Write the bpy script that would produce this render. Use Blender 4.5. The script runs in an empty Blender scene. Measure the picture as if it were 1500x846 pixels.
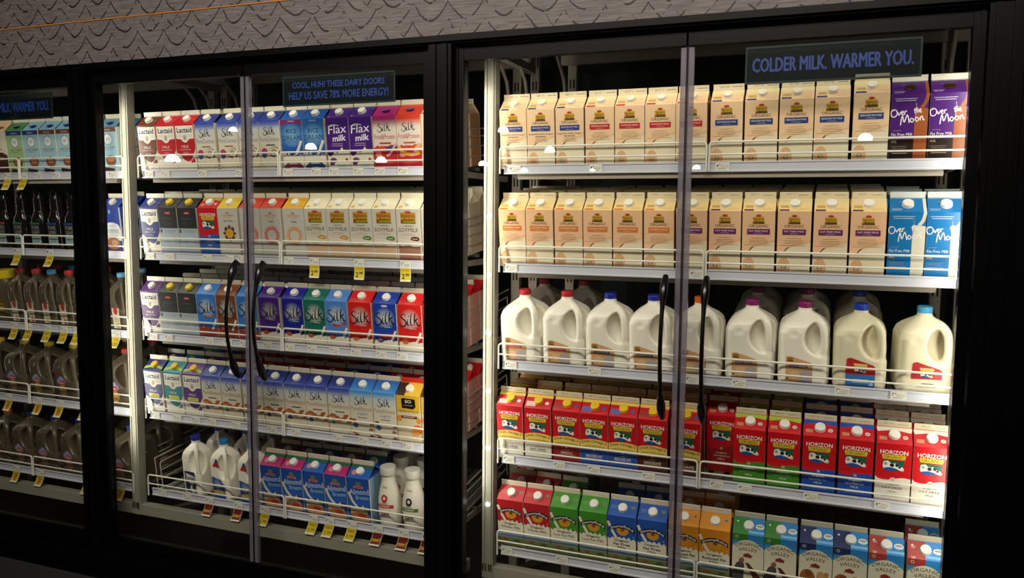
import bpy, math, random
import numpy as np
from mathutils import Matrix, Vector, Euler

SC = bpy.context.scene
COL = SC.collection
R_ = math.radians
random.seed(7)

# ------------------------------------------------------------------ camera
cam_d = bpy.data.cameras.new('camera'); cam = bpy.data.objects.new('camera', cam_d); COL.objects.link(cam)
cam_d.sensor_width = 36.0; cam_d.lens = 1192.36 / 1500 * 36; cam_d.clip_start = 0.02
yaw, pit, rol = -0.36997, -0.08945, 0.0087
fw0 = Vector((math.sin(yaw), math.cos(yaw), 0)); rt0 = Vector((math.cos(yaw), -math.sin(yaw), 0)); up0 = Vector((0, 0, 1))
fw = fw0 * math.cos(pit) + up0 * math.sin(pit); up1 = up0 * math.cos(pit) - fw0 * math.sin(pit)
rt = rt0 * math.cos(rol) + up1 * math.sin(rol); up = up1 * math.cos(rol) - rt0 * math.sin(rol)
M = Matrix.Identity(4)
for i in range(3):
    M[i][0] = rt[i]; M[i][1] = up[i]; M[i][2] = -fw[i]
M.translation = Vector((1.0246, -2.5553, 1.4187))
cam.matrix_world = M
SC.camera = cam

# ------------------------------------------------------------------ look, world, lights
SC.view_settings.view_transform = 'Standard'; SC.view_settings.look = 'None'
SC.view_settings.exposure = 0.0; SC.view_settings.gamma = 1.0; SC.view_settings.use_curve_mapping = False
SC.cycles.use_denoising = True
SC.cycles.max_bounces = 6; SC.cycles.diffuse_bounces = 3; SC.cycles.glossy_bounces = 3
SC.cycles.transparent_max_bounces = 16; SC.cycles.caustics_reflective = False; SC.cycles.caustics_refractive = False
W = bpy.data.worlds.new('store_air'); SC.world = W; W.use_nodes = True
W.node_tree.nodes['Background'].inputs[0].default_value = (1.0, 0.93, 0.86, 1)
W.node_tree.nodes['Background'].inputs[1].default_value = 0.012

def area(name, loc, size, size_y, power, color, direction, spread=180):
    l = bpy.data.lights.new(name, 'AREA'); l.shape = 'RECTANGLE'; l.size = size; l.size_y = size_y
    l.energy = power; l.color = color; l.spread = R_(spread)
    o = bpy.data.objects.new(name, l); COL.objects.link(o); o.location = loc
    o.rotation_euler = Vector(direction).to_track_quat('-Z', 'Y').to_euler()
    return o
PITCH = 1.578
SEC = {'right': 0.0, 'middle': -PITCH, 'left': -2 * PITCH}
LED = (1.0, 0.93, 0.80)
for nm, ox in SEC.items():
    kk = 0.8 if nm == 'left' else 1.0
    # LED strips on the back of each mullion and behind the header, as the case has them
    area('mullion_light', (ox - 0.095, -0.078, 1.15), 0.02, 1.40, 2.3 * kk, LED, (0.62, 0.78, -0.02))
    area('mullion_light', (ox + 1.372, -0.078, 1.15), 0.02, 1.40, 1.8 * kk, LED, (-0.55, 0.75, 0))
    area('header_light', (ox + 0.60, -0.085, 1.905), 1.25, 0.03, 0.9 * kk, LED, (0, 0.30, -1))
area('store_light', (0.0, -2.4, 3.1), 3.6, 0.5, 68, (1.0, 0.89, 0.76), (0, 0.85, -0.75), 150)

# ------------------------------------------------------------------ materials
def lin(h):
    if not isinstance(h, str): return h
    c = [int(h[i:i + 2], 16) / 255 for i in (0, 2, 4)]
    return tuple(x / 12.92 if x <= 0.04045 else ((x + 0.055) / 1.055) ** 2.4 for x in c)
def mat(name, col, rough=0.5, metal=0.0, emit=None, es=0, bump=0, coat=0, spec=0.5):
    m = bpy.data.materials.new(name); m.use_nodes = True; b = m.node_tree.nodes['Principled BSDF']
    b.inputs['Base Color'].default_value = (*lin(col), 1); b.inputs['Roughness'].default_value = rough
    b.inputs['Metallic'].default_value = metal; b.inputs['Coat Weight'].default_value = coat
    b.inputs['Specular IOR Level'].default_value = spec
    if emit: b.inputs['Emission Color'].default_value = (*lin(emit), 1); b.inputs['Emission Strength'].default_value = es
    nt = m.node_tree
    if bump:
        n = nt.nodes.new('ShaderNodeTexNoise'); n.inputs['Scale'].default_value = 60
        bp = nt.nodes.new('ShaderNodeBump'); bp.inputs['Strength'].default_value = bump; bp.inputs['Distance'].default_value = 0.002
        nt.links.new(n.outputs['Fac'], bp.inputs['Height']); nt.links.new(bp.outputs[0], b.inputs['Normal'])
    return m
def print_mat(name, rough, coat=0.0):
    m = mat(name, 'ffffff', rough, coat=coat); nt = m.node_tree; b = nt.nodes['Principled BSDF']
    a = nt.nodes.new('ShaderNodeAttribute'); a.attribute_name = 'ink'
    nt.links.new(a.outputs['Color'], b.inputs['Base Color'])
    n = nt.nodes.new('ShaderNodeTexNoise'); n.inputs['Scale'].default_value = 22
    tc = nt.nodes.new('ShaderNodeTexCoord'); nt.links.new(tc.outputs['Object'], n.inputs['Vector'])
    bp = nt.nodes.new('ShaderNodeBump'); bp.inputs['Strength'].default_value = 0.25; bp.inputs['Distance'].default_value = 0.004
    nt.links.new(n.outputs['Fac'], bp.inputs['Height']); nt.links.new(bp.outputs[0], b.inputs['Normal'])
    return m
M_PRINT = print_mat('printed_board', 0.36)
M_LABEL = print_mat('printed_label', 0.45)
M_CAPW = mat('white_cap_plastic', 'f2efe6', 0.35)
M_RAIL = mat('price_rail_plastic', 'd2d3e0', 0.4)
M_WIRE = mat('white_coated_wire', 'e6e4da', 0.35)
M_RACK = mat('white_painted_steel', '989588', 0.35, bump=0.05)
M_RACKD = mat('grey_rack_steel', 'a89c8e', 0.5)
M_DECK = mat('shelf_deck', '5f6058', 0.5)
M_BLACK = mat('black_anodised_frame', '020203', 0.35, spec=0.14)
M_GASK = mat('black_gasket', '050505', 0.6)
M_HAND = mat('black_handle', '060607', 0.25)
M_WALL = mat('dark_back_wall', '121312', 0.8)
M_FLOOR = mat('store_floor', '4a3a2c', 0.35, bump=0.1)
M_KICK = mat('grey_bumper', '3a3b3e', 0.4)
M_MILK = mat('milk_jug_plastic', 'faf4e6', 0.3)
M_MILKB = mat('cream_jug_plastic', 'e6ddc0', 0.33)
M_TEA = mat('tea_jug', '544b3c', 0.25)
M_DARKB = mat('dark_bottle', '14120e', 0.12)
M_CREAM = mat('bottle_white', 'ece6d8', 0.35)
M_FROST = mat('frosted_cap', 'c9c6bd', 0.4)

def glass_mat(name, tint=(1, 1, 1), base=0.035):
    m = bpy.data.materials.new(name); m.use_nodes = True; nt = m.node_tree; nt.nodes.clear()
    o = nt.nodes.new('ShaderNodeOutputMaterial'); mx = nt.nodes.new('ShaderNodeMixShader')
    t = nt.nodes.new('ShaderNodeBsdfTransparent'); t.inputs[0].default_value = (*tint, 1)
    g = nt.nodes.new('ShaderNodeBsdfGlossy'); g.inputs['Roughness'].default_value = 0.0
    lw = nt.nodes.new('ShaderNodeLayerWeight'); lw.inputs[0].default_value = 0.5
    p = nt.nodes.new('ShaderNodeMath'); p.operation = 'POWER'; p.inputs[1].default_value = 5
    q = nt.nodes.new('ShaderNodeMath'); q.operation = 'MULTIPLY_ADD'; q.inputs[1].default_value = 0.9; q.inputs[2].default_value = base
    nt.links.new(lw.outputs['Facing'], p.inputs[0]); nt.links.new(p.outputs[0], q.inputs[0]); nt.links.new(q.outputs[0], mx.inputs[0])
    nt.links.new(t.outputs[0], mx.inputs[1]); nt.links.new(g.outputs[0], mx.inputs[2]); nt.links.new(mx.outputs[0], o.inputs[0])
    return m
M_GLASS = glass_mat('door_glass', (0.97, 0.985, 0.97))
def strip_mat():
    m = bpy.data.materials.new('door_edge_strip'); m.use_nodes = True; nt = m.node_tree; b = nt.nodes['Principled BSDF']
    b.inputs['Base Color'].default_value = (*lin('8f8a98'), 1); b.inputs['Roughness'].default_value = 0.25; b.inputs['Metallic'].default_value = 0.3
    o = nt.nodes['Material Output']; mx = nt.nodes.new('ShaderNodeMixShader'); t = nt.nodes.new('ShaderNodeBsdfTransparent')
    mx.inputs[0].default_value = 0.62
    nt.links.new(t.outputs[0], mx.inputs[1]); nt.links.new(b.outputs[0], mx.inputs[2]); nt.links.new(mx.outputs[0], o.inputs[0])
    return m
M_STRIP = strip_mat()
def film_mat():
    m = bpy.data.materials.new('sign_film'); m.use_nodes = True; nt = m.node_tree; b = nt.nodes['Principled BSDF']
    b.inputs['Base Color'].default_value = (*lin('162a30'), 1); b.inputs['Roughness'].default_value = 0.5
    o = nt.nodes['Material Output']; mx = nt.nodes.new('ShaderNodeMixShader'); t = nt.nodes.new('ShaderNodeBsdfTransparent')
    t.inputs[0].default_value = (0.75, 0.8, 0.8, 1); mx.inputs[0].default_value = 0.2
    nt.links.new(t.outputs[0], mx.inputs[1]); nt.links.new(b.outputs[0], mx.inputs[2]); nt.links.new(mx.outputs[0], o.inputs[0])
    return m
M_FILM = film_mat()
M_SIGNB = mat('sign_blue', '1f3f94', 0.5)
def fascia_mat():
    m = bpy.data.materials.new('scalloped_fascia'); m.use_nodes = True; nt = m.node_tree; b = nt.nodes['Principled BSDF']; N = nt.nodes.new; L = nt.links.new
    def mth(op, a, c=None, d=None):
        n = N('ShaderNodeMath'); n.operation = op
        for i, v in enumerate((a, c, d)):
            if v is None: continue
            if isinstance(v, (int, float)): n.inputs[i].default_value = v
            else: L(v, n.inputs[i])
        return n.outputs[0]
    tc = N('ShaderNodeTexCoord'); sp = N('ShaderNodeSeparateXYZ'); L(tc.outputs['Object'], sp.inputs[0])
    x, z = sp.outputs['X'], sp.outputs['Z']
    ns = N('ShaderNodeTexNoise'); ns.inputs['Scale'].default_value = 9; ns.inputs['Detail'].default_value = 3; L(tc.outputs['Object'], ns.inputs['Vector'])
    wob = mth('MULTIPLY', mth('SUBTRACT', ns.outputs['Fac'], 0.5), 0.034)
    xx = mth('ADD', x, wob); zz = mth('ADD', z, mth('MULTIPLY', wob, 0.7))
    def scal(per, amp, row, ph, wd):
        fr = mth('FRACT', mth('ADD', mth('DIVIDE', xx, per), ph))
        u = mth('SUBTRACT', mth('MULTIPLY', fr, 2), 1)
        h = mth('MULTIPLY', mth('POWER', mth('ABSOLUTE', u), 1.7), amp)
        f = mth('FRACT', mth('DIVIDE', mth('SUBTRACT', zz, h), row))
        return mth('LESS_THAN', f, wd)
    ns2 = N('ShaderNodeTexNoise'); ns2.inputs['Scale'].default_value = 28; L(tc.outputs['Object'], ns2.inputs['Vector'])
    keep = mth('GREATER_THAN', ns2.outputs['Fac'], 0.44)
    a = mth('MULTIPLY', scal(0.128, 0.060, 0.058, 0.0, 0.125), keep)
    c = mth('MULTIPLY', scal(0.128, 0.05, 0.116, 0.5, 0.035), mth('SUBTRACT', 1, keep))
    line = mth('MAXIMUM', a, c)
    mp = N('ShaderNodeMapping'); mp.inputs['Scale'].default_value = (14, 1, 420); L(tc.outputs['Object'], mp.inputs['Vector'])
    st = N('ShaderNodeTexNoise'); st.inputs['Scale'].default_value = 1; st.inputs['Detail'].default_value = 3; L(mp.outputs[0], st.inputs['Vector'])
    r1 = N('ShaderNodeValToRGB'); L(st.outputs['Fac'], r1.inputs[0])
    r1.color_ramp.elements[0].position = 0.35; r1.color_ramp.elements[0].color = (*lin('4f4a4b'), 1)
    r1.color_ramp.elements[1].position = 0.65; r1.color_ramp.elements[1].color = (*lin('777070'), 1)
    mx = N('ShaderNodeMix'); mx.data_type = 'RGBA'; L(line, mx.inputs[0]); L(r1.outputs[0], mx.inputs[6]); mx.inputs[7].default_value = (*lin('080a12'), 1)
    L(mx.outputs[2], b.inputs['Base Color']); b.inputs['Roughness'].default_value = 0.6
    return m
M_FASC = fascia_mat()

# ------------------------------------------------------------------ objects helpers
def link(name, me, m=None, parent=None):
    o = bpy.data.objects.new(name, me); COL.objects.link(o)
    if m is not None and not me.materials: me.materials.append(m)
    if parent is not None: o.parent = parent
    return o
def tag(o, label=None, cat=None, group=None, kind=None):
    if label: o['label'] = label
    if cat: o['category'] = cat
    if group: o['group'] = group
    if kind: o['kind'] = kind
    return o
def thing(name, label, cat, loc=(0, 0, 0), rot=(0, 0, 0), group=None):
    o = bpy.data.objects.new(name, None); COL.objects.link(o); o.empty_display_size = 0.05
    o.location = loc; o.rotation_euler = rot
    return tag(o, label, cat, group)
def clone(o, parent=None):
    c = o.copy(); COL.objects.link(c)
    if parent is not None: c.parent = parent
    for ch in KIDS.get(o.name, []):
        clone(ch, c)
    return c
KIDS = {}
def reg(root, kids): KIDS[root.name] = kids

class Geo:
    def __init__(s): s.v = []; s.f = []; s.c = []
    def add(s, vs, fs, col=None):
        n = len(s.v); s.v += [tuple(p) for p in vs]; s.f += [tuple(i + n for i in f) for f in fs]
        if col is not None:
            if isinstance(col, list): s.c += col
            else: s.c += [lin(col)] * len(vs)
    def box(s, x0, x1, y0, y1, z0, z1, col=None):
        s.add([(x0, y0, z0), (x1, y0, z0), (x1, y1, z0), (x0, y1, z0), (x0, y0, z1), (x1, y0, z1), (x1, y1, z1), (x0, y1, z1)],
              [(0, 3, 2, 1), (4, 5, 6, 7), (0, 1, 5, 4), (1, 2, 6, 5), (2, 3, 7, 6), (3, 0, 4, 7)], col)
    def prism(s, prof, x0, x1, col=None):     # profile (y,z) extruded along x
        n = len(prof)
        s.add([(x0, a, b) for a, b in prof] + [(x1, a, b) for a, b in prof],
              [tuple(range(n))[::-1], tuple(range(n, 2 * n))] + [(i, (i + 1) % n, n + (i + 1) % n, n + i) for i in range(n)], col)
    def tube(s, pts, r, seg=8, col=None, flat=1.0, cap=True):
        pts = [Vector(p) for p in pts]; rs = r if isinstance(r, (list, tuple)) else [r] * len(pts)
        vs = []; prev = None
        for i, p in enumerate(pts):
            d = (pts[min(i + 1, len(pts) - 1)] - pts[max(i - 1, 0)]).normalized()
            a = prev if prev is not None else (Vector((0, 0, 1)) if abs(d.z) < 0.9 else Vector((1, 0, 0)))
            a = (a - d * a.dot(d)).normalized(); b = d.cross(a); prev = a
            for k in range(seg):
                t = 2 * math.pi * k / seg
                vs.append(p + a * math.cos(t) * rs[i] + b * math.sin(t) * rs[i] * flat)
        fs = [(i * seg + k, i * seg + (k + 1) % seg, (i + 1) * seg + (k + 1) % seg, (i + 1) * seg + k) for i in range(len(pts) - 1) for k in range(seg)]
        if cap: fs += [tuple(range(seg))[::-1], tuple((len(pts) - 1) * seg + k for k in range(seg))]
        s.add(vs, fs, col)
    def lathe(s, prof, seg=24, col=None, cx=0, cy=0, sq=2.0):
        vs = []
        for r, z in prof:
            for k in range(seg):
                t = 2 * math.pi * k / seg; c, n = math.cos(t), math.sin(t)
                q = (abs(c) ** sq + abs(n) ** sq) ** (-1 / sq) if sq != 2 else 1
                vs.append((cx + r * q * c, cy + r * q * n, z))
        m = len(prof)
        fs = [(i * seg + k, i * seg + (k + 1) % seg, (i + 1) * seg + (k + 1) % seg, (i + 1) * seg + k) for i in range(m - 1) for k in range(seg)]
        fs += [tuple(range(seg))[::-1], tuple((m - 1) * seg + k for k in range(seg))]
        s.add(vs, fs, col)
    def mesh(s, name, m=None, smooth=False):
        me = bpy.data.meshes.new(name); me.from_pydata([tuple(p) for p in s.v], [], s.f); me.update()
        if s.c and len(s.c) == len(s.v):
            a = me.color_attributes.new('ink', 'FLOAT_COLOR', 'POINT')
            arr = np.ones((len(s.v), 4), dtype=np.float32); arr[:, :3] = np.array([c[:3] for c in s.c]); a.data.foreach_set('color', arr.ravel())
        if smooth:
            me.polygons.foreach_set('use_smooth', [True] * len(me.polygons))
            try: me.set_sharp_from_angle(angle=R_(40))
            except Exception: pass
        if m: me.materials.append(m)
        return me
    def obj(s, name, m, parent=None, smooth=False): return link(name, s.mesh(name, m, smooth), None, parent)

# text outlines as flat triangles
_TX = {}
def text_geo(t, bold=0.0):
    if any(ch in t for ch in 'MW'): bold = 0.0
    elif any(ch in t for ch in 'NA'): bold = min(bold, 0.008)
    k = (t, bold)
    if k in _TX: return _TX[k]
    cu = bpy.data.curves.new('letters', 'FONT'); cu.body = t; cu.size = 1; cu.resolution_u = 2; cu.offset = bold
    o = bpy.data.objects.new('letters', cu); COL.objects.link(o)
    dg = bpy.context.evaluated_depsgraph_get(); dg.update()
    me = bpy.data.meshes.new_from_object(o.evaluated_get(dg))
    v = np.array([(p.co.x, p.co.y) for p in me.vertices]); f = [tuple(p.vertices) for p in me.polygons]
    bpy.data.objects.remove(o); bpy.data.curves.remove(cu); bpy.data.meshes.remove(me)
    mn = v.min(0); mx = v.max(0); v = (v - (mn + mx) / 2) / (mx - mn)     # box -0.5..0.5
    _TX[k] = (v, f, (mx - mn)[0] / (mx - mn)[1]); return _TX[k]

def catmull(pts, n=5):
    out = []
    P = [pts[0]] + list(pts) + [pts[-1]]
    for i in range(1, len(P) - 2):
        p0, p1, p2, p3 = P[i - 1:i + 3]
        for k in range(n):
            t = k / n
            out.append(tuple(0.5 * (2 * b + (c - a) * t + (2 * a - 5 * b + 4 * c - d) * t * t + (3 * b - a - 3 * c + d) * t ** 3) for a, b, c, d in zip(p0, p1, p2, p3)))
    out.append(tuple(pts[-1])); return out

class Art:
    """flat print, drawn in millimetres; xf maps (x, z, lift) to a point"""
    def __init__(s, geo, xf): s.g = geo; s.xf = xf; s.n = 0
    def put(s, vs, fs, col):
        s.n += 1; off = 0.00008 + 0.000035 * s.n
        s.g.add([s.xf(a, b, off) for a, b in vs], fs, col)
    def rect(s, x0, z0, x1, z1, col): s.put([(x0, z0), (x1, z0), (x1, z1), (x0, z1)], [(0, 1, 2, 3)], col)
    def grad(s, x0, x1, stops):
        vs = []; cs = []
        for z, c in stops: vs += [(x0, z), (x1, z)]; cs += [lin(c), lin(c)]
        s.put(vs, [(2 * i, 2 * i + 1, 2 * i + 3, 2 * i + 2) for i in range(len(stops) - 1)], cs)
    def poly(s, pts, col): s.put(pts, [tuple(range(len(pts)))], col)
    def ell(s, cx, cz, rx, rz, col, edge=None, n=22):
        vs = [(cx, cz)] + [(cx + rx * math.cos(2 * math.pi * k / n), cz + rz * math.sin(2 * math.pi * k / n)) for k in range(n)]
        s.put(vs, [(0, 1 + k, 1 + (k + 1) % n) for k in range(n)], col if edge is None else [lin(col)] + [lin(edge)] * n)
    def ring(s, cx, cz, rx, rz, w, col, n=24, a0=0, a1=360):
        vs = []
        for k in range(n + 1):
            t = R_(a0 + (a1 - a0) * k / n); c, q = math.cos(t), math.sin(t)
            vs += [(cx + (rx - w) * c, cz + (rz - w) * q), (cx + rx * c, cz + rz * q)]
        s.put(vs, [(2 * k, 2 * k + 1, 2 * k + 3, 2 * k + 2) for k in range(n)], col)
    def text(s, t, cx, cz, w, h, col, bold=0.0, shear=0.0, arc=0.0, rot=0.0):
        v, f, asp = text_geo(t, bold)
        x = v[:, 0] * w + v[:, 1] * h * shear; z = v[:, 1] * h
        z = z + arc * (1 - (2 * x / w) ** 2)
        c, q = math.cos(R_(rot)), math.sin(R_(rot))
        s.put([(cx + a * c - b * q, cz + a * q + b * c) for a, b in zip(x, z)], f, col)
    def lines(s, cx, cz, w, n, pitch, col, th=0.9):
        rr = random.Random(int(cx * 7 + cz * 13 + n))
        for i in range(n):
            ww = w * rr.uniform(0.72, 1.0); x = cx - ww / 2; z = cz - i * pitch
            vs = []; fs = []
            while x < cx + ww / 2 - 1:
                l = rr.uniform(2.0, 5.5); e = min(x + l, cx + ww / 2); k = len(vs)
                vs += [(x, z), (e, z), (e, z + th), (x, z + th)]; fs.append((k, k + 1, k + 2, k + 3)); x = e + 1.0
            if vs: s.put(vs, fs, col)
    def stroke(s, pts, w, col, smooth=True, taper=False):
        P = catmull(pts) if smooth else pts
        vs = []; n = len(P)
        for i, p in enumerate(P):
            a = P[max(i - 1, 0)]; b = P[min(i + 1, n - 1)]; dx, dz = b[0] - a[0], b[1] - a[1]; l = math.hypot(dx, dz) or 1
            ww = w / 2 * ((0.35 + 0.65 * math.sin(math.pi * min(max(i / (n - 1), 0.05), 0.95))) if taper else 1)
            vs += [(p[0] - dz / l * ww, p[1] + dx / l * ww), (p[0] + dz / l * ww, p[1] - dx / l * ww)]
        s.put(vs, [(2 * i, 2 * i + 1, 2 * i + 3, 2 * i + 2) for i in range(n - 1)], col)
    def script(s, strokes, cx, cz, sc, w, col, rot=0, taper=True):
        c, q = math.cos(R_(rot)), math.sin(R_(rot))
        for st in strokes: s.stroke([(cx + sc * (a * c - b * q), cz + sc * (a * q + b * c)) for a, b in st], w, col, taper=taper)

SILK = [[(-.75, .72), (-.98, .98), (-1.35, .86), (-1.5, .5), (-1.2, .2), (-.85, -.12), (-.8, -.55), (-1.15, -.9), (-1.65, -.85), (-1.9, -.5), (-1.7, -.25)],
        [(-.38, .2), (-.55, -.35), (-.5, -.75), (-.25, -.7)], [(-.27, .52), (-.2, .68)],
        [(.28, 1.05), (.08, .3), (-.02, -.45), (.1, -.78), (.32, -.62)],
        [(.95, 1.08), (.72, .3), (.58, -.8)], [(1.28, .28), (.72, -.15)], [(.72, -.12), (1.0, -.35), (1.2, -.85), (1.6, -.65)]]
OVER = [[(-1.2, .9), (-1.75, .75), (-2, .2), (-1.8, -.5), (-1.25, -.6), (-.85, -.1), (-.9, .55), (-1.3, .85), (-1.6, .6)],
        [(-.65, .2), (-.5, -.4), (-.1, .3)], [(0, -.1), (.35, .1), (.2, .35), (-.02, 0), (.15, -.4), (.5, -.3)], [(.6, .3), (.6, -.4)], [(.6, .05), (.85, .32), (1.0, .2)]]
THE = [[(0, .6), (-.05, -.4)], [(-.25, .25), (.25, .3)], [(.35, .7), (.3, -.35)], [(.3, 0), (.55, .2), (.6, -.35)], [(.8, -.05), (1.05, .1), (.9, .3), (.78, 0), (.95, -.35), (1.2, -.2)]]
MOON = [[(-1.6, -.7), (-1.25, .7), (-1.05, -.3), (-.55, .75), (-.35, -.5)], [(0, .2), (-.2, -.15), (.05, -.45), (.3, -.1), (0, .2)],
        [(.7, .25), (.5, -.1), (.75, -.4), (1, -.05), (.7, .25)], [(1.2, .25), (1.2, -.35)], [(1.2, 0), (1.5, .28), (1.6, -.3), (1.8, -.25)]]

# ------------------------------------------------------------------ the cartons
CW, CH, CR, CT = 47.0, 190.0, 224.0, 243.0        # half width, shoulder, ridge, top (mm)
CE = CW - 2.2; SL = math.hypot(CE, CR - CH)                       # roof slope length
def xf_front(y0=-CW): return lambda x, z, o: (x / 1000, y0 / 1000 - o, z / 1000)
def xf_roof(x, t, o):
    c, s = CE / SL, (CR - CH) / SL
    return (x / 1000, (-CW + t * c) / 1000 - o * s, (CH + t * s) / 1000 + o * c)

def draw_ng(band, kind, dha=False):
    def f(a):
        a.poly([(-47, 0), (47, 0), (47, 96), (20, 88), (-8, 82), (-22, 74), (-30, 66), (-47, 60)], 'e9dcc0')
        a.stroke([(47, 104), (22, 96), (-4, 88), (-20, 76), (-28, 66)], 0.8, '9a8768')
        a.stroke([(-14, 84), (-22, 76), (-27, 66)], 3.0, '3c3a1c', taper=True)
        a.ell(-27, 22, 18, 30, 'dcae80'); a.rect(-47, -1, 47, 2, 'e9d3b4'); a.ell(-27, 22, 7, 6, '33402c'); a.ell(-27, 22, 5.4, 4.4, 'e8ddbf'); a.rect(-32, 20.6, -22, 23, '33402c')
        a.lines(16, 12, 44, 2, 4, '6b5a48'); a.lines(-6, 6, 74, 1, 3, '6b5a48')
        a.rect(-17, 152, 17, 158, '5a4a1e'); a.rect(-16, 157, 16, 166, 'c79a2a'); a.rect(-14, 166, 15, 173, 'd8ad35'); a.ell(0, 176, 8, 4, 'b8412c')
        a.text("Nature's", 0, 168, 32, 8, '4b3210', 0.02); a.text('Basket', 2, 159, 26, 7, '3f3a10', 0.02); a.ell(-13, 155, 3, 3, 'a93a20')
        a.text('ORGANIC', 0, 146, 56, 8.5, '54331f', 0.0)
        a.rect(-33, 120, 33, 137, band); a.text(kind, 0, 130.5, 56, 5, 'f3e6e0', 0.01); a.lines(0, 123, 34, 1, 2, 'cfd0e0')
        if dha:
            a.text('32mg DHA & EPA Omega-3', 0, 110, 84, 5.2, '2e2a3a', 0.01); a.text('PER SERVING', 0, 102.5, 36, 4.4, '2e2a3a', 0.01); a.lines(0, 95, 50, 3, 4.6, '7a5c44')
        else: a.lines(0, 109, 42, 1, 3, '7a3a28'); a.lines(0, 103, 56, 3, 4.6, '7a6048'); a.lines(-2, 88, 78, 1, 3, '8a7058')
    def r(a):
        a.rect(-47, SL - 20, 47, SL, 'ecd9a8'); a.rect(-43, 1.5, -15, 9, band); a.rect(-40, 15, -17, 26, 'c9a65a'); a.lines(24, 12, 40, 2, 5, '9a7a50')
    return f, r
def cow(a, cx, cz, s=1.0):
    P = lambda L: [(cx + x * s, cz + z * s) for x, z in L]
    a.poly(P([(-27, 15), (27, 14), (23, -6), (8, -15), (-8, -15), (-23, -6)]), '1e5c46'); a.ell(cx - 4 * s, cz - 8 * s, 21 * s, 8 * s, '1f4f92')
    a.poly(P([(-26, -2), (-24, 10), (-14, 13), (-6, 6), (6, 7), (12, 0), (22, -3), (26, -9), (24, -14), (17, -13), (6, -8), (-8, -5), (-18, -7), (-24, -9)]), 'ece6dc')
    a.poly(P([(-8, 5), (0, 6), (2, -2), (-4, -5), (-9, -1)]), '16161a'); a.poly(P([(6, 7), (13, 0), (9, -4), (4, 0)]), '16161a')
    a.ell(cx + 15 * s, cz - 4 * s, 3.4 * s, 3 * s, '16161a'); a.ell(cx - 19 * s, cz + 4 * s, 3.5 * s, 4 * s, '8a8a80'); a.ell(cx + 23 * s, cz - 11 * s, 2.5 * s, 2 * s, 'e5b6a2')
def draw_hz(bottom, dha, fat, num='', dark=False):
    red = '8d1218' if dark else 'c8101c'
    def f(a):
        if dha:
            a.rect(-47, 0, 47, 66, bottom); a.rect(-47, 66, 47, 96, 'eccb62')
            a.poly([(-47, 96), (47, 96)] + [(x, 96 + 7 * (1 - (x / 47) ** 2)) for x in range(44, -46, -6)], 'eccb62')
            a.grad(-47, 47, [(66, 'c9b04a'), (78, 'e0c566')])
            a.text('DHA Omega-3', 0, 88, 84, 12, '1a1410', 0.03, arc=6); a.text('SUPPORTS BRAIN HEALTH', 0, 76, 74, 5, '4a5a20', 0.01, arc=3)
            a.ell(0, 64, 7, 7, bottom); a.text('8' if fat == 'WHOLE' else 'O', 0, 64, 4, 5, 'f0e0d0' if bottom != 'e4ddd0' else '444444', 0.02)
            tc = 'f0e4da' if bottom != 'e4ddd0' else '3a3a3e'
            a.text('organic', 0, 54, 24, 4, tc); a.text(fat, 0, 44, 56 if len(fat) > 6 else 40, 8, tc, 0.01); a.lines(0, 37, 66, 1, 4, tc); a.lines(0, 12, 60, 2, 5, tc)
        else:
            a.poly([(-47, 0), (47, 0), (47, 88)] + [(x, 78 + 10 * math.sin((x + 20) / 47 * 1.5) ** 2) for x in range(44, -46, -5)] + [(-47, 88)], bottom)
            tc = 'd8e4d0' if bottom != 'e4ddd0' else '2e2e30'
            a.ell(0, 80, 7.5, 7, bottom); a.text(num or 'O', 0, 80, 9, 7, tc, 0.02)
            a.text('organic', 0, 64, 36, 6, tc, 0.01); a.text(fat, 0, 54, 52, 6, tc, 0.02); a.text('MILK', 0, 43, 22, 6, tc, 0.01); a.lines(0, 33, 56, 2, 6, tc)
        a.text('HORIZON', 0, 164, 74, 13, 'f2e4da', 0.03, arc=0); a.text('HORIZON', 0, 164, 73, 12, 'f6efe6', 0.01)
        a.poly([(-32, 156), (32, 156), (29, 143), (-29, 143)], 'e2c432'); a.text('ORGANIC', 0, 149.5, 52, 8.5, '2c5a2a', 0.02)
        cow(a, 0, 124, 1.1)
    def r(a):
        if not dha:
            if bottom != '9e1a1e': a.poly([(-47, SL - 8), (-47, SL), (47, SL), (47, SL - 8)] + [(x, SL - 8 - 14 * (1 - abs(x) / 47) ** 0.5 * 0 - 9 * abs(x / 47)) for x in range(44, -46, -8)], bottom if num != '1%' else 'a8c040')
            a.rect(-40, 12, -20, 24, 'c98a60'); a.ell(29, 24, 7, 6, 'e0d8d0'); a.text('0%' if not num else num, 29, 24, 8, 6, '8a2a2a', 0.02)
        else:
            a.rect(-42, 9, -10, 28, {'2352a8': '5a6fc0', 'e4ddd0': 'e8c8c0'}.get(bottom, 'a03a34')); a.lines(-26, 22, 26, 3, 5, '403030'); a.ell(30, 24, 7, 6, 'e8dcd8' if bottom == 'e4ddd0' else '4a5aa8'); a.rect(-47, SL - 12, 47, SL, 'e3c356')
    return f, r, red
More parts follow.
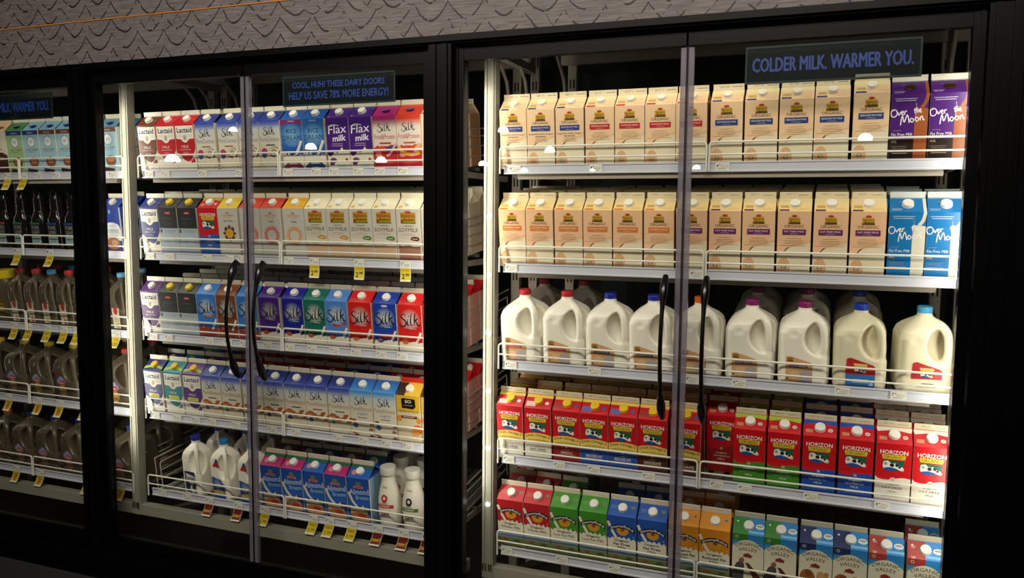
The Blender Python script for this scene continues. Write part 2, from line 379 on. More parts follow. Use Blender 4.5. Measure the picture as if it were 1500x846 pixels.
def draw_stony(colr, lab):
    def f(a):
        a.rect(-47, 0, 47, 104, 'e9e2d0')
        a.poly([(-47, 104), (-47, 112), (-40, 106), (-33, 114), (-20, 110), (-8, 117), (0, 112), (8, 118), (16, 110), (24, 119), (31, 108), (40, 115), (47, 105), (47, 104)], 'e9e2d0')
        a.stroke([(-46, 168), (-34, 140), (-18, 112)], 9, 'efe7d6', taper=False)
        a.rect(-47, 52, 47, 74, 'a3bedb'); a.lines(0, 78, 86, 1, 2, 'c4d4e0')
        a.rect(-47, 0, 47, 52, '55602e'); a.rect(-47, 40, 47, 52, '6f7a3c'); a.ell(-20, 44, 10, 5, '8a4a30'); a.ell(24, 42, 12, 6, '46522a'); a.rect(-47, 0, 47, 10, 'd8d0bc')
        a.ell(3, 140, 20, 18, 'd9982c'); a.ell(3, 143, 7, 6, '8a4a1c'); a.poly([(-22, 148), (28, 148), (28, 164), (-22, 164)], colr)
        pts = [(x, 143 + 13 * (1 - (x / 42) ** 2)) for x in range(-42, 43, 7)]
        a.poly([(x, z + 6) for x, z in pts] + [(x, z - 8) for x, z in reversed(pts)], '17161c'); a.text('Stonyfield', 0, 142, 76, 11, 'e6e4ee', 0.02, arc=13)
        for i, t in enumerate(lab): a.text(t, 0, 103 - i * 12, min(7 * len(t), 74), 9, '25221f', 0.02)
        a.ell(38, 122, 1.5, 1.5, 'efe7d6'); a.ell(-26, 130, 1.5, 1.5, 'efe7d6')
    def r(a): a.ell(33, 36, 7, 5, 'a9a090'); a.ell(33, 36, 5, 3.4, '55604a'); a.lines(-30, 36, 22, 3, 5, 'c8b48a')
    return f, r
def draw_ov(blk, fig):
    def f(a):
        a.grad(-47, 47, [(140, '5fb0d8'), (165, '2f86c8'), (190, '2b7cc4')])
        a.rect(-47, 168, 0, 190, blk); a.ell(-34, 180, 5, 5, 'b8c0a8'); a.ell(-34, 180, 3, 3, blk)
        a.poly([(-47, 0), (47, 0), (47, 146)] + [(x, 146 + 26 * (1 - (x / 47) ** 2)) for x in range(42, -46, -6)] + [(-47, 146)], 'e3ddc6')
        a.text('ORGANIC', 0, 150, 76, 12, '4a3322', 0.03, arc=9); a.text('VALLEY', 0, 136, 56, 12, '4a3322', 0.03, arc=6)
        a.poly([(-14, 122), (0, 128), (14, 120), (10, 112), (-12, 114)], '8a2f22'); a.stroke([(-16, 110), (-10, 120)], 2, '8a4a2a')
        if fig: a.poly([(-47, 60), (-34, 90), (-20, 102), (-10, 90), (-12, 30), (-47, 20)], '43464e'); a.ell(-18, 102, 8, 8, '8a5a48'); a.poly([(-8, 96), (4, 94), (47, 42), (47, 20), (30, 20)], '5a2620')
        else: a.ell(-22, 78, 22, 28, '9a5a28'); a.ell(-18, 92, 10, 10, '7a4420'); a.ell(16, 86, 12, 18, 'c89a60'); a.ell(32, 94, 7, 9, 'b8824a')
        a.rect(-47, 0, 47, 30, '5a6a3a')
    def r(a):
        a.rect(0, 0, 47, SL, '2b7cc4'); a.rect(-47, 0, 0, SL, blk); a.ell(33, 30, 13, 9, 'd8dcd8'); a.ell(33, 30, 10, 5, '8c8f90'); a.rect(20, 26.5, 46, 29, 'e4e6e2')
        a.ell(-34, 42, 3, 3, 'd8dcd0'); a.rect(0, 6, 47, 14, '6fb4e0')
        if blk == 'a33a34':
            a.text('W', -32, 36, 12, 9, 'e0d0cc', 0.02); a.text('W', -32, 3, 12, 9, 'e0d0cc', 0.02)
    return f, r
def draw_moon(c, dark, glass):
    def f(a):
        if dark: a.rect(-47, 0, 47, 66, '24160f'); a.rect(-47, 0, 47, 12, c)
        a.poly([(14, 0), (44, 0), (47, 20), (47, 150), (14, 154)], glass); a.stroke([(45, 190), (40, 168), (30, 152)], 9, glass)
        a.stroke([(16, 166), (17, 150), (14.5, 120)], 1.6, 'a99ab8')
        a.lines(-10, 177, 66, 2, 5.5, 'e9e0ee', 1.5)
        a.script(OVER, -20, 139, 13.5, 2.4, 'f2ecf2', 6, False); a.script(THE, 14, 143, 14, 2.2, 'f2ecf2', 6, False); a.script(MOON, 6, 121, 18, 2.6, 'f2ecf2', 6, False)
        a.lines(-28, 90, 26, 1, 4, 'c9b8d0'); a.text('Fat Free Milk', -16, 80, 54, 8, 'f4eef4', 0.03, shear=.15)
        a.text('0%', -36, 60, 14, 7, 'd0b890', 0.01); a.lines(-22, 46, 42, 2, 5, 'b8a898'); a.lines(-20, 33, 48, 2, 6, 'c8b8a8', 1.5)
    def r(a): a.lines(-28, 12, 30, 2, 5, 'd9cce0', 1.6); a.stroke([(44, 0), (42, SL)], 8, glass); a.lines(-12, 42, 30, 1, 4, 'd9cce0')
    return f, r
def draw_lact(bot, yellow=False):
    def f(a):
        a.poly([(-47, 0), (47, 0), (47, 74), (38, 70), (20, 48), (6, 44), (-10, 50), (-26, 66), (-40, 78), (-47, 80)], 'e9e2d6')
        a.poly([(6, 40), (20, 44), (46, 92), (47, 96), (47, 60), (30, 30)], 'e4dccb'); a.ell(34, 48, 8, 8, bot); a.ell(24, 44, 4, 5, bot)
        a.rect(-43, 134, 44, 184, 'efeadc'); a.poly([(-43, 134.2), (-20, 132), (-10, 122), (0, 118), (10, 122), (20, 132), (44, 134.2)], 'efeadc')
        a.text('Lactaid', 0, 167, 74, 20, '1c2d63', 0.025); a.ell(0, 142, 9, 8, 'c9bfae'); a.ell(0, 136, 7, 9, 'b9a690'); a.lines(-26, 148, 28, 2, 5, '8a8a90'); a.lines(26, 148, 26, 2, 5, '8a8a90')
        a.text('MILK', -2, 103, 36, 10, 'efe8e0', 0.02); a.lines(-2, 90, 60, 1, 4, 'e5dcd4', 2)
        if yellow: a.rect(-28, 76, 26, 90, 'd6cf3a'); a.lines(0, 82, 44, 1, 4, '5a7030', 2.4)
        else: a.lines(-2, 80, 30, 2, 5, 'ddd0c8', 1.5)
        a.lines(0, 10, 80, 2, 5, 'b0a898')
    def r(a):
        a.lines(26, 30, 30, 1, 5, 'd8d0d8')
        if yellow: a.poly([(-46, 8), (0, 20), (46, 10), (46, 20), (0, 34), (-46, 20)], '9ec040')
    return f, r
def draw_box():
    def f(a):
        a.rect(-47, 108, 47, 190, '24262a'); a.grad(-47, 47, [(0, '9aa6b4'), (60, 'b4c0ca'), (108, 'a8b4be')])
        a.rect(-12, 164, 14, 174, 'b33c36'); a.lines(0, 168, 20, 1, 4, 'e8d0cc', 2); a.text('Dairy', 0, 146, 44, 12, '5d6064'); a.lines(0, 130, 50, 3, 7, '4a4c50', 2)
        a.rect(-44, 90, -34, 104, '4a5058'); a.lines(6, 98, 62, 2, 6, '7d8088', 1.6); a.ell(10, 60, 24, 26, 'c4ccd4', 'aab6c0'); a.lines(0, 6, 80, 2, 6, '50585e', 2.4)
    def r(a): a.lines(20, 20, 46, 2, 6, '55585a', 2)
    return f, r
def draw_8c(top, sun):
    def f(a):
        a.text('8th', 0, 172, 14, 7, '6a4430', .02); a.text('CONTINENT', 0, 162, 56, 8, 'c5702e', .01); a.lines(0, 153, 50, 1, 3, 'd08a50', 2)
        a.text('Light Vanilla' if sun == 'dark' else 'Original' if top == 'd8402c' else 'Vanilla', 0, 140, 44 if sun == 'dark' else 26, 6.5, '3a3430', .02)
        c = {'dark': '6a3418', 'red': 'cf4a2c', 'or': 'd98c2a'}[sun]
        if sun == 'dark':
            for k in range(8):
                t = k * math.pi / 4; a.ell(3 + 22 * math.cos(t), 92 + 22 * math.sin(t), 6 + 3 * abs(math.cos(t)), 6 + 5 * abs(math.sin(t)), c)
            a.ell(3, 92, 18, 18, 'c9972a', 'd8a838')
        else:
            vs = []; fs = []
            for k in range(22):
                t = 2 * math.pi * k / 22; c1, s1 = math.cos(t), math.sin(t); b = len(vs)
                vs += [(22 * c1 - 2 * s1, 88 + 22 * s1 + 2 * c1), (22 * c1 + 2 * s1, 88 + 22 * s1 - 2 * c1), (35 * c1 + 2.6 * s1, 88 + 35 * s1 - 2.6 * c1), (35 * c1 - 2.6 * s1, 88 + 35 * s1 + 2.6 * c1)]; fs.append((b, b + 1, b + 2, b + 3))
            a.put(vs, fs, c); a.ring(0, 88, 23, 23, 2, c); a.lines(0, 88, 26, 1, 4, 'b0a8a0', 1.4)
        a.lines(0, 34, 60, 2, 7, 'a89e94', 1.4)
    def r(a): a.lines(-2, 12, 80, 1, 5, 'b08a40')
    return f, r
def draw_soy(ov):
    def f(a):
        a.rect(-30, 138, 30, 178, 'c3912a'); a.rect(-30, 138, 30, 144, '6a7a24'); a.rect(-30, 160, 30, 164, 'a8741e'); a.ell(0, 178, 13, 6, 'b85040')
        a.text("Nature's", 0, 168, 54, 11, '4a3a12', .02); a.text('Basket', 4, 153, 44, 11, '4c4a14', .02); a.ell(-24, 148, 5, 5, '8c2e1e')
        a.text('ORGANIC', 0, 130, 36, 5, '4a4a3c', .01); a.text('SOYMILK', 0, 116, 80, 14, '5a4640', .01); a.lines(0, 102, 52, 2, 5, 'c08a78', 1.4)
        a.ell(24, 84, 18, 8.5, ov); a.lines(24, 83, 24, 1, 4, 'e6e0c8', 2.4)
        a.poly([(-42, 66), (-36, 84), (-28, 70), (-14, 60), (10, 66), (44, 58), (44, 8), (-42, 8)], 'c9a78a' if ov != '5a2a24' else 'a0705c'); a.poly([(-44, 66), (-30, 58), (-6, 64), (20, 56), (47, 60), (47, 74), (-44, 88)], 'd4ccc2')
        a.rect(-47, 0, 47, 12, {'c98a2e': '9a8a4a', '4a7a2a': '6a8a3a'}.get(ov, '7a3a2e'))
    def r(a): a.ell(-33, 12, 9, 7, 'd9b860'); a.lines(26, 12, 26, 1, 4, 'a89a70')
    return f, r
def silk_logo(a, cx, cz, sc, w, rot=4): a.script(SILK, cx, cz, sc, w, '14182a', rot)
def draw_silk(c, ban, berry, extra=False, bowl='ddd5c4'):
    def f(a):
        a.grad(-47, 47, [(60, c), (150, c), (178, c)])
        a.ell(0, 136, 42, 42, 'd2d4ce', c, 28)
        if extra: a.ell(0, 182, 14, 4, 'c9ccd8'); a.poly([(-30, 74), (44, 84), (44, 66), (-24, 58)], 'b5283c'); a.lines(8, 70, 50, 1, 4, 'e0a0a0', 2)
        silk_logo(a, 2, 135, 24, 5.4)
        a.poly([(-20, 102), (30, 110), (40, 116), (38, 104), (-14, 92)], ban); a.lines(10, 103, 34, 1, 4, 'e4dcd8', 2.2)
        a.poly([(-47, 52), (-30, 58), (-18, 50), (0, 54), (14, 58), (24, 50), (47, 56), (47, 0), (-47, 0)], bowl)
        a.stroke([(42, 92), (30, 66), (20, 50)], 9, 'e6ded0'); a.ell(-22, 56, 14, 11, berry); a.ell(-24, 58, 8, 6, 'c46a50')
        a.ring(2, 40, 40, 34, 1.6, 'b0a48e', 20, 190, 350); a.rect(-47, 0, 47, 8, 'b9b09c'); a.lines(10, 2, 50, 1, 4, '4a4a50', 2.4)
    def r(a): a.ell(30, 26, 8, 7, c); a.lines(0, 6, 50, 1, 4, 'c8c8d0')
    return f, r
def draw_pure(word, wc, pill, nut, light=False):
    def f(a):
        top = '2b3f9c' if not light else '3f86cf'
        a.grad(-47, 47, [(0, 'd6cbb4'), (120, 'ddd5c2'), (160, 'c9cdd0'), (176, '6c7cc0' if not light else '88b8dc'), (190, top)])
        silk_logo(a, 0, 152, 15.5, 3.6); a.text(word, 0, 122, 86, 17, wc, 0.0)
        if light: a.text('Light', 4, 102, 42, 15, '6a9ac8', 0, shear=.3)
        a.rect(-18 if not nut == 'g' else -34, 98 if not light else 86, 22 if nut != 'g' else 36, 102 if not light else 89, pill)
        if nut == 'coco':
            a.ell(-28, 74, 15, 15, 'b83a68'); a.ell(-30, 64, 11, 12, '4a58a0'); a.ell(18, 74, 25, 20, '6e4e38'); a.ell(16, 76, 21, 16, 'dcd6c8'); a.ell(15, 77, 13, 10, 'a8a088'); a.stroke([(46, 96), (30, 70), (20, 50)], 8, 'e6dfce')
            a.ring(0, 36, 40, 34, 1.6, '8f8472', 20, 185, 355); a.rect(-47, 0, 12, 9, '4a5668')
        else:
            if light:
                for x, z in ((-36, 70), (40, 64), (36, 44), (-36, 28), (-26, 20), (38, 20), (-34, 76)): a.ell(x, z, 9, 5, '8f5230')
                a.ell(-28, 56, 11, 10, '4d63a4')
            else:
                for x, z, rz in ((-30, 84, 8), (-16, 78, 7), (-4, 70, 8), (30, 84, 8), (20, 74, 7), (40, 78, 8), (34, 66, 7)): a.ell(x, z, 15, rz, 'a4592e')
                a.ell(-30, 78, 11, 4, 'c27a48'); a.stroke([(46, 90), (26, 66), (10, 50)], 9, 'e0d2b8'); a.ell(-28, 58, 10, 9, '4a5a98' if pill != '2c6a5c' else '6aa090')
                a.ring(0, 38, 42, 34, 1.6, 'a08a66', 20, 185, 355)
            a.rect(-47, 0, 47, 7, '9c4a38')
    def r(a): a.grad(-47, 47, [(0, '2b3f9c' if not light else '3f86cf'), (SL, '1f2c5c' if not light else '2c5aa8')]); a.lines(0, 6, 60, 1, 4, '8ab0e0')
    return f, r
def draw_rice(top):
    def f(a):
        a.rect(-47, 0, 47, 190, '1c4f9e'); a.grad(-47, 47, [(60, '0f3f94'), (130, '3c78bc'), (190, '1f5aa6')]); a.ell(0, 132, 42, 42, '86b6d6', '3c78bc')
        a.text('RICE', 0, 148, 46, 17, '1a3158', .01); a.text('DREAM', 0, 124, 78, 18, '1a3158', .01); a.lines(0, 108, 50, 1, 4, '2a5080', 2)
        if top: a.poly([(-47, 190), (-47, 168), (-20, 176), (20, 176), (47, 168), (47, 190)], '7c2a5e')
        a.text('VANILLA' if top else 'ORIGINAL', 0, 184, 30, 5, 'e0d8e8', .01)
        a.poly([(-47, 72), (-40, 64), (-34, 74), (-26, 60), (-18, 72), (-8, 58), (6, 64), (20, 56), (32, 66), (40, 60), (47, 68), (47, 40), (-47, 40)], 'ddd8cc'); a.stroke([(40, 112), (26, 84), (12, 58)], 11, 'ddd8cc')
        a.rect(-47, 0, 47, 42, 'cfc8b4'); a.ell(0, 12, 44, 24, '74304a' if top else '23406e'); a.lines(0, 28, 40, 1, 4, 'd8c8c0', 3); a.ell(0, 2, 34, 14, 'b9a888'); a.rect(-47, -0.5, 47, 0.5, 'b9a888')
    def r(a): a.grad(-47, 47, [(0, '1f5aa6'), (SL, '123f88')])
    return f, r
def draw_flax():
    def f(a):
        a.text('Flax', 0, 150, 76, 30, 'ece4ee', .0, shear=.15, rot=4); a.text('milk', 6, 118, 56, 22, 'ece4ee', .02, shear=.1, rot=4); a.stroke([(-38, 158), (-20, 166), (6, 162)], 2.4, 'ece4ee')
        a.lines(-4, 96, 50, 2, 7, 'c8a8c0', 2.4)
        a.poly([(-47, 60), (-36, 52), (-24, 60), (-16, 72), (-6, 64), (4, 72), (14, 86), (22, 74), (32, 82), (38, 68), (47, 74), (47, 0), (-47, 0)], 'd9d2bc')
        a.rect(26, 72, 40, 82, '3a3428'); a.ell(-24, 38, 14, 10, '6a3a6e'); a.ell(-30, 28, 10, 8, '552a5c'); a.ell(32, 40, 6, 6, 'a83a3a'); a.ell(14, 14, 28, 12, '8fb4c8', 'd0d4c8')
    def r(a): a.lines(-10, 8, 50, 1, 4, 'c08ac0'); a.ell(-36, 8, 5, 3, 'c85aa0')
    return f, r
def draw_fruit(top, b1):
    def f(a):
        a.grad(-47, 47, [(70, 'dcc8bc'), (150, 'ddd0c4'), (178, top)]); a.grad(-47, 47, [(178, top), (190, top)])
        silk_logo(a, 0, 150, 15.5, 3.4); a.text('Fruit&Protein', 0, 118, 84, 17, 'b03a50', .0); a.rect(-22, 92, 24, 98, 'a04030' if b1 == 'c2252e' else 'a8663a')
        a.poly([(-47, 78), (-30, 88), (-18, 78), (-6, 86), (10, 84), (26, 90), (40, 82), (47, 88), (47, 0), (-47, 0)], 'b8262e')
        for x, z, c in ((-36, 72, 'c73a44'), (-14, 76, 'd04838'), (14, 74, '3a3a78' if b1 == 'c2252e' else 'd04838'), (34, 78, '3a3f80' if b1 == 'c2252e' else 'e0a030'), (-28, 56, 'd88a80')): a.ell(x, z, 13, 10, c)
        if b1 != 'c2252e': a.stroke([(-44, 84), (-24, 62), (8, 54), (40, 60)], 12, 'e0a832')
        a.stroke([(42, 92), (22, 62), (4, 50)], 9, 'd89aa0'); a.ell(0, 28, 40, 16, 'c8505c', 'b8262e'); a.rect(-20, 0, 30, 8, 'd8a8a0')
    def r(a): pass
    return f, r
def draw_alm(top, berry):
    def f(a):
        a.grad(-47, 47, [(0, '0f3f96'), (90, '1b5fc0'), (190, '174fae')])
        a.ell(0, 160, 24, 15, '3a4a78'); a.poly([(-22, 150), (22, 150), (20, 160), (-20, 160)], 'c07a86'); a.ell(0, 168, 12, 8, '6a7a68'); a.lines(0, 153, 32, 1, 4, '5a2a3a', 3)
        a.text('Almond', 2, 137, 84, 22, 'cfdcf0', .03, rot=5); a.text('Breeze', 14, 115, 56, 17, '8fb8e0', .02, rot=5)
        a.stroke([(-44, 132), (-28, 96), (-8, 74)], 10, 'e6dcc8'); a.poly([(-42, 80), (-20, 70), (-4, 76), (6, 72), (16, 86), (22, 72), (36, 66), (30, 44), (-38, 44)], 'ddc8a4')
        a.ell(30, 70, 11, 11, berry); a.ell(30, 70, 6, 6, 'c8a8a8' if berry != '3f7a2a' else '9ab860'); a.ell(0, 40, 42, 14, 'b56a3c'); a.ell(10, 42, 18, 9, 'a8361e'); a.rect(-47, 0, 47, 22, '1f5a3c'); a.ell(4, 26, 40, 8, 'c89a68')
    def r(a): a.ell(-24, 24, 12, 11, 'c88a88'); a.rect(-47, SL - 14, 47, SL, '1f5a3e')
    return f, r
def draw_so():
    def f(a):
        a.rect(-47, 128, 47, 190, 'dcae34'); a.poly([(-28, 176), (-20, 180), (28, 178), (30, 150), (20, 140), (-26, 142)], '17130f'); a.text('SO', 0, 168, 26, 12, 'e0d4c0', .02); a.lines(0, 152, 44, 1, 5, 'a89a80', 2.4)
        a.text('OMEGA PLUS', 0, 131, 80, 9, '3f4a22', .02); a.rect(-32, 104, 34, 114, '6a3428'); a.lines(0, 108, 50, 1, 4, 'd8c0a0', 3)
        a.ell(-38, 102, 9, 12, 'd98a34'); a.ell(40, 98, 9, 12, 'd98a34'); a.ell(34, 64, 20, 18, 'd9782a'); a.ell(24, 50, 16, 12, 'e09a40'); a.rect(-47, 0, 47, 14, 'b01c20')
    def r(a): a.poly([(-47, 0), (-47, SL), (-14, SL), (-14, 0)], '3a2418'); a.poly([(-14, 0), (-14, SL), (47, SL), (47, 0)], 'e0b23a')
    return f, r
def draw_coffee():
    def f(a):
        a.poly([(-47, 0), (47, 0), (47, 86), (20, 100), (-14, 100), (-47, 84)], '3c2116'); a.stroke([(-40, 74), (0, 80), (40, 70)], 4, 'b0822e'); a.stroke([(-30, 60), (4, 64), (44, 56)], 4, '8a5a24')
        a.ell(-6, 160, 17, 17, '1f6a4c'); a.ring(-6, 160, 12, 12, 1.6, 'dfe6dc'); a.poly([(-12, 152), (-6, 168), (0, 152), (-3, 158), (-9, 158)], 'dfe6dc')
        a.lines(-4, 132, 50, 2, 7, '7a8a7c', 1.6); a.text('ICED COFFEE', -2, 112, 44, 6, '5a4a3c', .02)
    def r(a): a.ell(10, 30, 8, 8, 'b5653a')
    return f, r
def draw_cream(base, top, band):
    def f(a):
        a.grad(-47, 47, [(0, base), (150, base)]); a.rect(-47, 172, 47, 190, band); a.text('VANILLA' if band != '6a3420' else 'MOCHA', 0, 180, 36, 6, 'd8dcec', .02)
        a.ell(0, 142, 24, 24, 'e4e8ea'); a.ring(0, 142, 24, 24, 2, '38506a'); a.ring(0, 142, 20, 20, 1, '38506a'); a.text('ID', 0, 142, 18, 12, '3c4a6a', .0, shear=.2)
        a.text('ICED COFFEE', 0, 108, 66, 9, '5a6a50' if 'a' in base[:1] else '8a5a4a', .01); a.lines(0, 98, 50, 1, 4, '4a6a5a', 1.6)
        a.ell(4, 56, 28, 22, '8a4e34'); a.ell(4, 62, 20, 12, 'b88460'); a.poly([(-40, 0), (40, 0), (40, 20), (-40, 30)], '3f2a24'); a.ell(30, 16, 12, 10, 'c8d4dc')
    def r(a): a.ell(4, 26, 15, 11, '24408c')
    return f, r

# key: (label words, body, side, roof, fin, cap, art)
T = {}
def typ(k, words, body, side, roof, cap, art, fin='e9e0c6', edge='efe6d2', capm='f2efe6', fint=None): T[k] = (words, body, side, roof, fin, cap, art, edge, fint)
PE = 'f1cba2'
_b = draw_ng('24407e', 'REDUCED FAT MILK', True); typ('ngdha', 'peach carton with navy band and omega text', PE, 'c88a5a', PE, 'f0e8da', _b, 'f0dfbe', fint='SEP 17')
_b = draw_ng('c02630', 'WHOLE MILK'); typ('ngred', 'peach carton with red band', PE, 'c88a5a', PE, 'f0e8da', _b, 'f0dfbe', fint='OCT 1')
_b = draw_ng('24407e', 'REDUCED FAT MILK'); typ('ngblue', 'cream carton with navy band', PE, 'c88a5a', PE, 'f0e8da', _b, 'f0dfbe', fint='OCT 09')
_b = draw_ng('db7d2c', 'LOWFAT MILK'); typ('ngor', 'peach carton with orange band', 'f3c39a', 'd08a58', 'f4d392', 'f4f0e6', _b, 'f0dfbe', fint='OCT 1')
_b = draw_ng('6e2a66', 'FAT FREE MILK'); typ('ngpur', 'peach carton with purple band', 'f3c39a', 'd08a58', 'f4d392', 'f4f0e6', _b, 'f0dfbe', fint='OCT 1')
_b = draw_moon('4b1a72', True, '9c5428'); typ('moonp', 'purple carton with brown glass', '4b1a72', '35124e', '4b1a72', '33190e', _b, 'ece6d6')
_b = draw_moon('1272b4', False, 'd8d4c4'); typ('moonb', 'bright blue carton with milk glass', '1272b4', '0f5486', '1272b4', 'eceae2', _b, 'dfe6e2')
for k, bt, dh, ft, nm, wd in (('hzdff', 'e4ddd0', 1, 'FAT-FREE', '', 'red carton with white base and yellow cap'), ('hzdw', '8a1a20', 1, 'WHOLE', '', 'red carton with dark red base and yellow cap'),
        ('hzdrf', '2352a8', 1, 'REDUCED FAT', '', 'red carton with blue base and yellow cap'), ('hzdch', '4a2418', 1, 'CHOCOLATE', '', 'red carton with brown base and yellow cap'),
        ('hzw', '9e1a1e', 0, 'WHOLE', 'O', 'all red carton with white cap'), ('hz1', '3f8a24', 0, 'LOWFAT', '1%', 'red carton with green base'),
        ('hz2', '1f4fae', 0, 'REDUCED FAT', '2%', 'red carton with royal blue base'), ('hz0', 'e4ddd0', 0, 'FAT-FREE', '', 'red carton with white base and white cap')):
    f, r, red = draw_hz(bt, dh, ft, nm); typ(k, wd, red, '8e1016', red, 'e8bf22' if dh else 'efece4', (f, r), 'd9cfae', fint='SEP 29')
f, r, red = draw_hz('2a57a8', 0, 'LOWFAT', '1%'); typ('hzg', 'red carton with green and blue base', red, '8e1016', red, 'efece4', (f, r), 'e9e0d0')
for k, c, lb, wd in (('stw', 'bd1c28', ['Organic', 'Whole Milk'], 'red carton with black arched banner'), ('stl', '3f8f28', ['Organic', 'Low Fat Milk'], 'green carton with black arched banner'),
        ('stf', '1d55ae', ['Organic', 'Fat Free', 'Milk'], 'blue carton with black arched banner'), ('str', 'd98c22', ['Organic', 'Reduced Fat', 'Milk'], 'orange carton with black arched banner')):
    typ(k, wd, c, c, c, 'efece6', draw_stony(c, lb), 'ddd2bc')
typ('ovg', 'sky blue carton with green corner block', '2b7cc4', 'd0d4c4', '2b7cc4', 'dcdcd8', draw_ov('2f7a2c', True), 'b8b29e')
typ('ovb', 'sky blue carton with navy corner block', '2b7cc4', 'd0d4c4', '2b7cc4', 'dcdcd8', draw_ov('1c2a5e', False), 'b8b29e')
typ('ovr', 'sky blue carton with red corner block', '2b7cc4', 'd0d4c4', '2b7cc4', 'dcdcd8', draw_ov('a33a34', False), 'b8b29e')
for k, c, y, wd in (('lab', '6b3522', 0, 'brown carton with white name panel'), ('lar', 'bb1626', 0, 'crimson carton with white name panel'), ('lan', '26307c', 0, 'indigo carton with white name panel'),
        ('lap', '53276e', 0, 'violet carton with white name panel'), ('la4n', '1b2470', 1, 'navy carton with white and yellow panels'), ('la4t', '12808e', 1, 'teal carton with white and yellow panels'), ('la4p', '5a2a7a', 1, 'purple carton with white and yellow panels')):
    typ(k, wd, c, c, c, 'e3b51e' if y else 'efece4', draw_lact(c, y), 'e6dfcf')
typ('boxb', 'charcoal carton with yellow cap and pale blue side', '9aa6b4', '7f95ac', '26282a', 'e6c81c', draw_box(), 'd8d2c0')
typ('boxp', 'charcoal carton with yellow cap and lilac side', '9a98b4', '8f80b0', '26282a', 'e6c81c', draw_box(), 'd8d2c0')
typ('c8l', 'grey carton with brown flower and yellow roof', 'c6c2ba', 'ddd4c4', 'e2c02c', 'efece4', draw_8c('e2c02c', 'dark'))
typ('c8o', 'grey carton with red sun and red roof', 'c6c2ba', 'ddd4c4', 'd8402c', 'efece4', draw_8c('d8402c', 'red'))
typ('c8v', 'grey carton with orange sun and gold roof', 'c6c2ba', 'ddd4c4', 'dfa61e', 'efece4', draw_8c('dfa61e', 'or'))
typ('soyo', 'pale soymilk carton with orange oval', 'cbc4b8', 'dccfb0', 'efe5c6', 'f0ede4', draw_soy('c98a2e'))
typ('soyg', 'pale soymilk carton with green oval', 'cbc4b8', 'dccfb0', 'efe5c6', 'f0ede4', draw_soy('4a7a2a'))
typ('soyb', 'pale soymilk carton with brown oval', 'cbc4b8', 'dccfb0', 'efe5c6', 'f0ede4', draw_soy('5a2a24'))
for k, c, bn, br, ex, wd in (('slb', '2f78cc', '9a5a34', '8e2c22', 0, 'light blue soy carton with brown ribbon'), ('sch', '7a421e', '5a2e18', '7e2a1c', 0, 'chocolate brown soy carton'), ('spu', '4a1f8c', '3a2068', 'a83a2c', 0, 'purple soy carton'),
        ('snv', '171f92', '1c3a8a', 'a04032', 0, 'deep blue soy carton'), ('ste', '11685a', '1f5a4c', 'a04032', 0, 'teal green soy carton'), ('spe', '4f84d0', 'b03a32', 'a83a2c', 0, 'periwinkle soy carton with red ribbon'),
        ('sre', 'cf1f1e', 'b8242a', 'd0622a', 0, 'bright red soy carton'), ('sbx', '1a3da6', '1c4a90', '24409c', 1, 'royal blue soy carton with red panel')):
    typ(k, wd, c, 'd9d2c4' if k not in ('sre',) else 'e0a090', c, 'efece6', draw_silk(c, bn, br, ex, '8e3428' if k in ('slb', 'sch') else 'ddd5c4'), 'c9c0ae')
typ('pco', 'cream coconut milk carton with red pill mark', 'd6cbb4', 'e6dcc4', '2b3f9c', 'efece4', draw_pure('PureCoconut', '7d8ab0', '9a4034', 'coco'))
typ('pcn', 'cream coconut milk carton with dark pill mark', 'd6cbb4', 'e6dcc4', '2b3f9c', 'efece4', draw_pure('PureCoconut', '7d8ab0', '2a3050', 'coco'))
for k, pl, wd in (('pa1', '4a2c24', 'cream almond milk carton with dark pill mark'), ('pa2', '2c6a5c', 'cream almond milk carton with green pill mark'), ('pa3', '2a4a5c', 'cream almond milk carton with slate pill mark'), ('pa4', '8a4a50', 'cream almond milk carton with rose pill mark')):
    typ(k, wd, 'd6cbb4', 'e6d6b4', '2b3f9c', 'e8e6e4', draw_pure('PureAlmond', 'a8836a', pl, 'alm'), 'cfc4b0')
typ('pal', 'pale almond milk carton with light blue roof', 'd6cbb4', 'e6d6b4', '3f86cf', 'e8e6e4', draw_pure('PureAlmond', 'a8836a', '6a6a60', 'alm', True), 'cfc4b0')
typ('ricv', 'blue rice drink carton with plum top band', '1c4f9e', 'dcc890', '1f5aa6', 'efece4', draw_rice(True)); typ('rico', 'blue rice drink carton with plain top', '1c4f9e', 'dcc890', '1f5aa6', 'efece4', draw_rice(False))
typ('flax', 'violet flax milk carton', '431a78', 'd9d0dc', '431a78', 'efece4', draw_flax())
typ('frm', 'magenta fruit and protein carton', 'b8262e', 'e8b8ac', 'a8246e', '2a2a88', draw_fruit('a8246e', 'c2252e')); typ('fro', 'red orange fruit and protein carton', 'b8262e', 'e8b8ac', 'd8402c', '2a2a88', draw_fruit('d8402c', 'x'))
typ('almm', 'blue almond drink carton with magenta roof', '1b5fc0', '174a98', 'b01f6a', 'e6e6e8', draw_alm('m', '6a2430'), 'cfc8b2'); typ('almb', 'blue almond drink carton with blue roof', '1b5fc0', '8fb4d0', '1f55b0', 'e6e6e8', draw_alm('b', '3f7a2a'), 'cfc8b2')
typ('so', 'yellow coconut drink carton with black block', 'd2c4a4', 'e0c888', 'e0b23a', 'efe6d0', draw_so(), 'c83020', fint=None)
typ('cof', 'white coffee carton with brown base', 'ded6c4', 'dcc8a8', 'c9a27c', 'b5653a', draw_coffee(), 'd8c8a8')
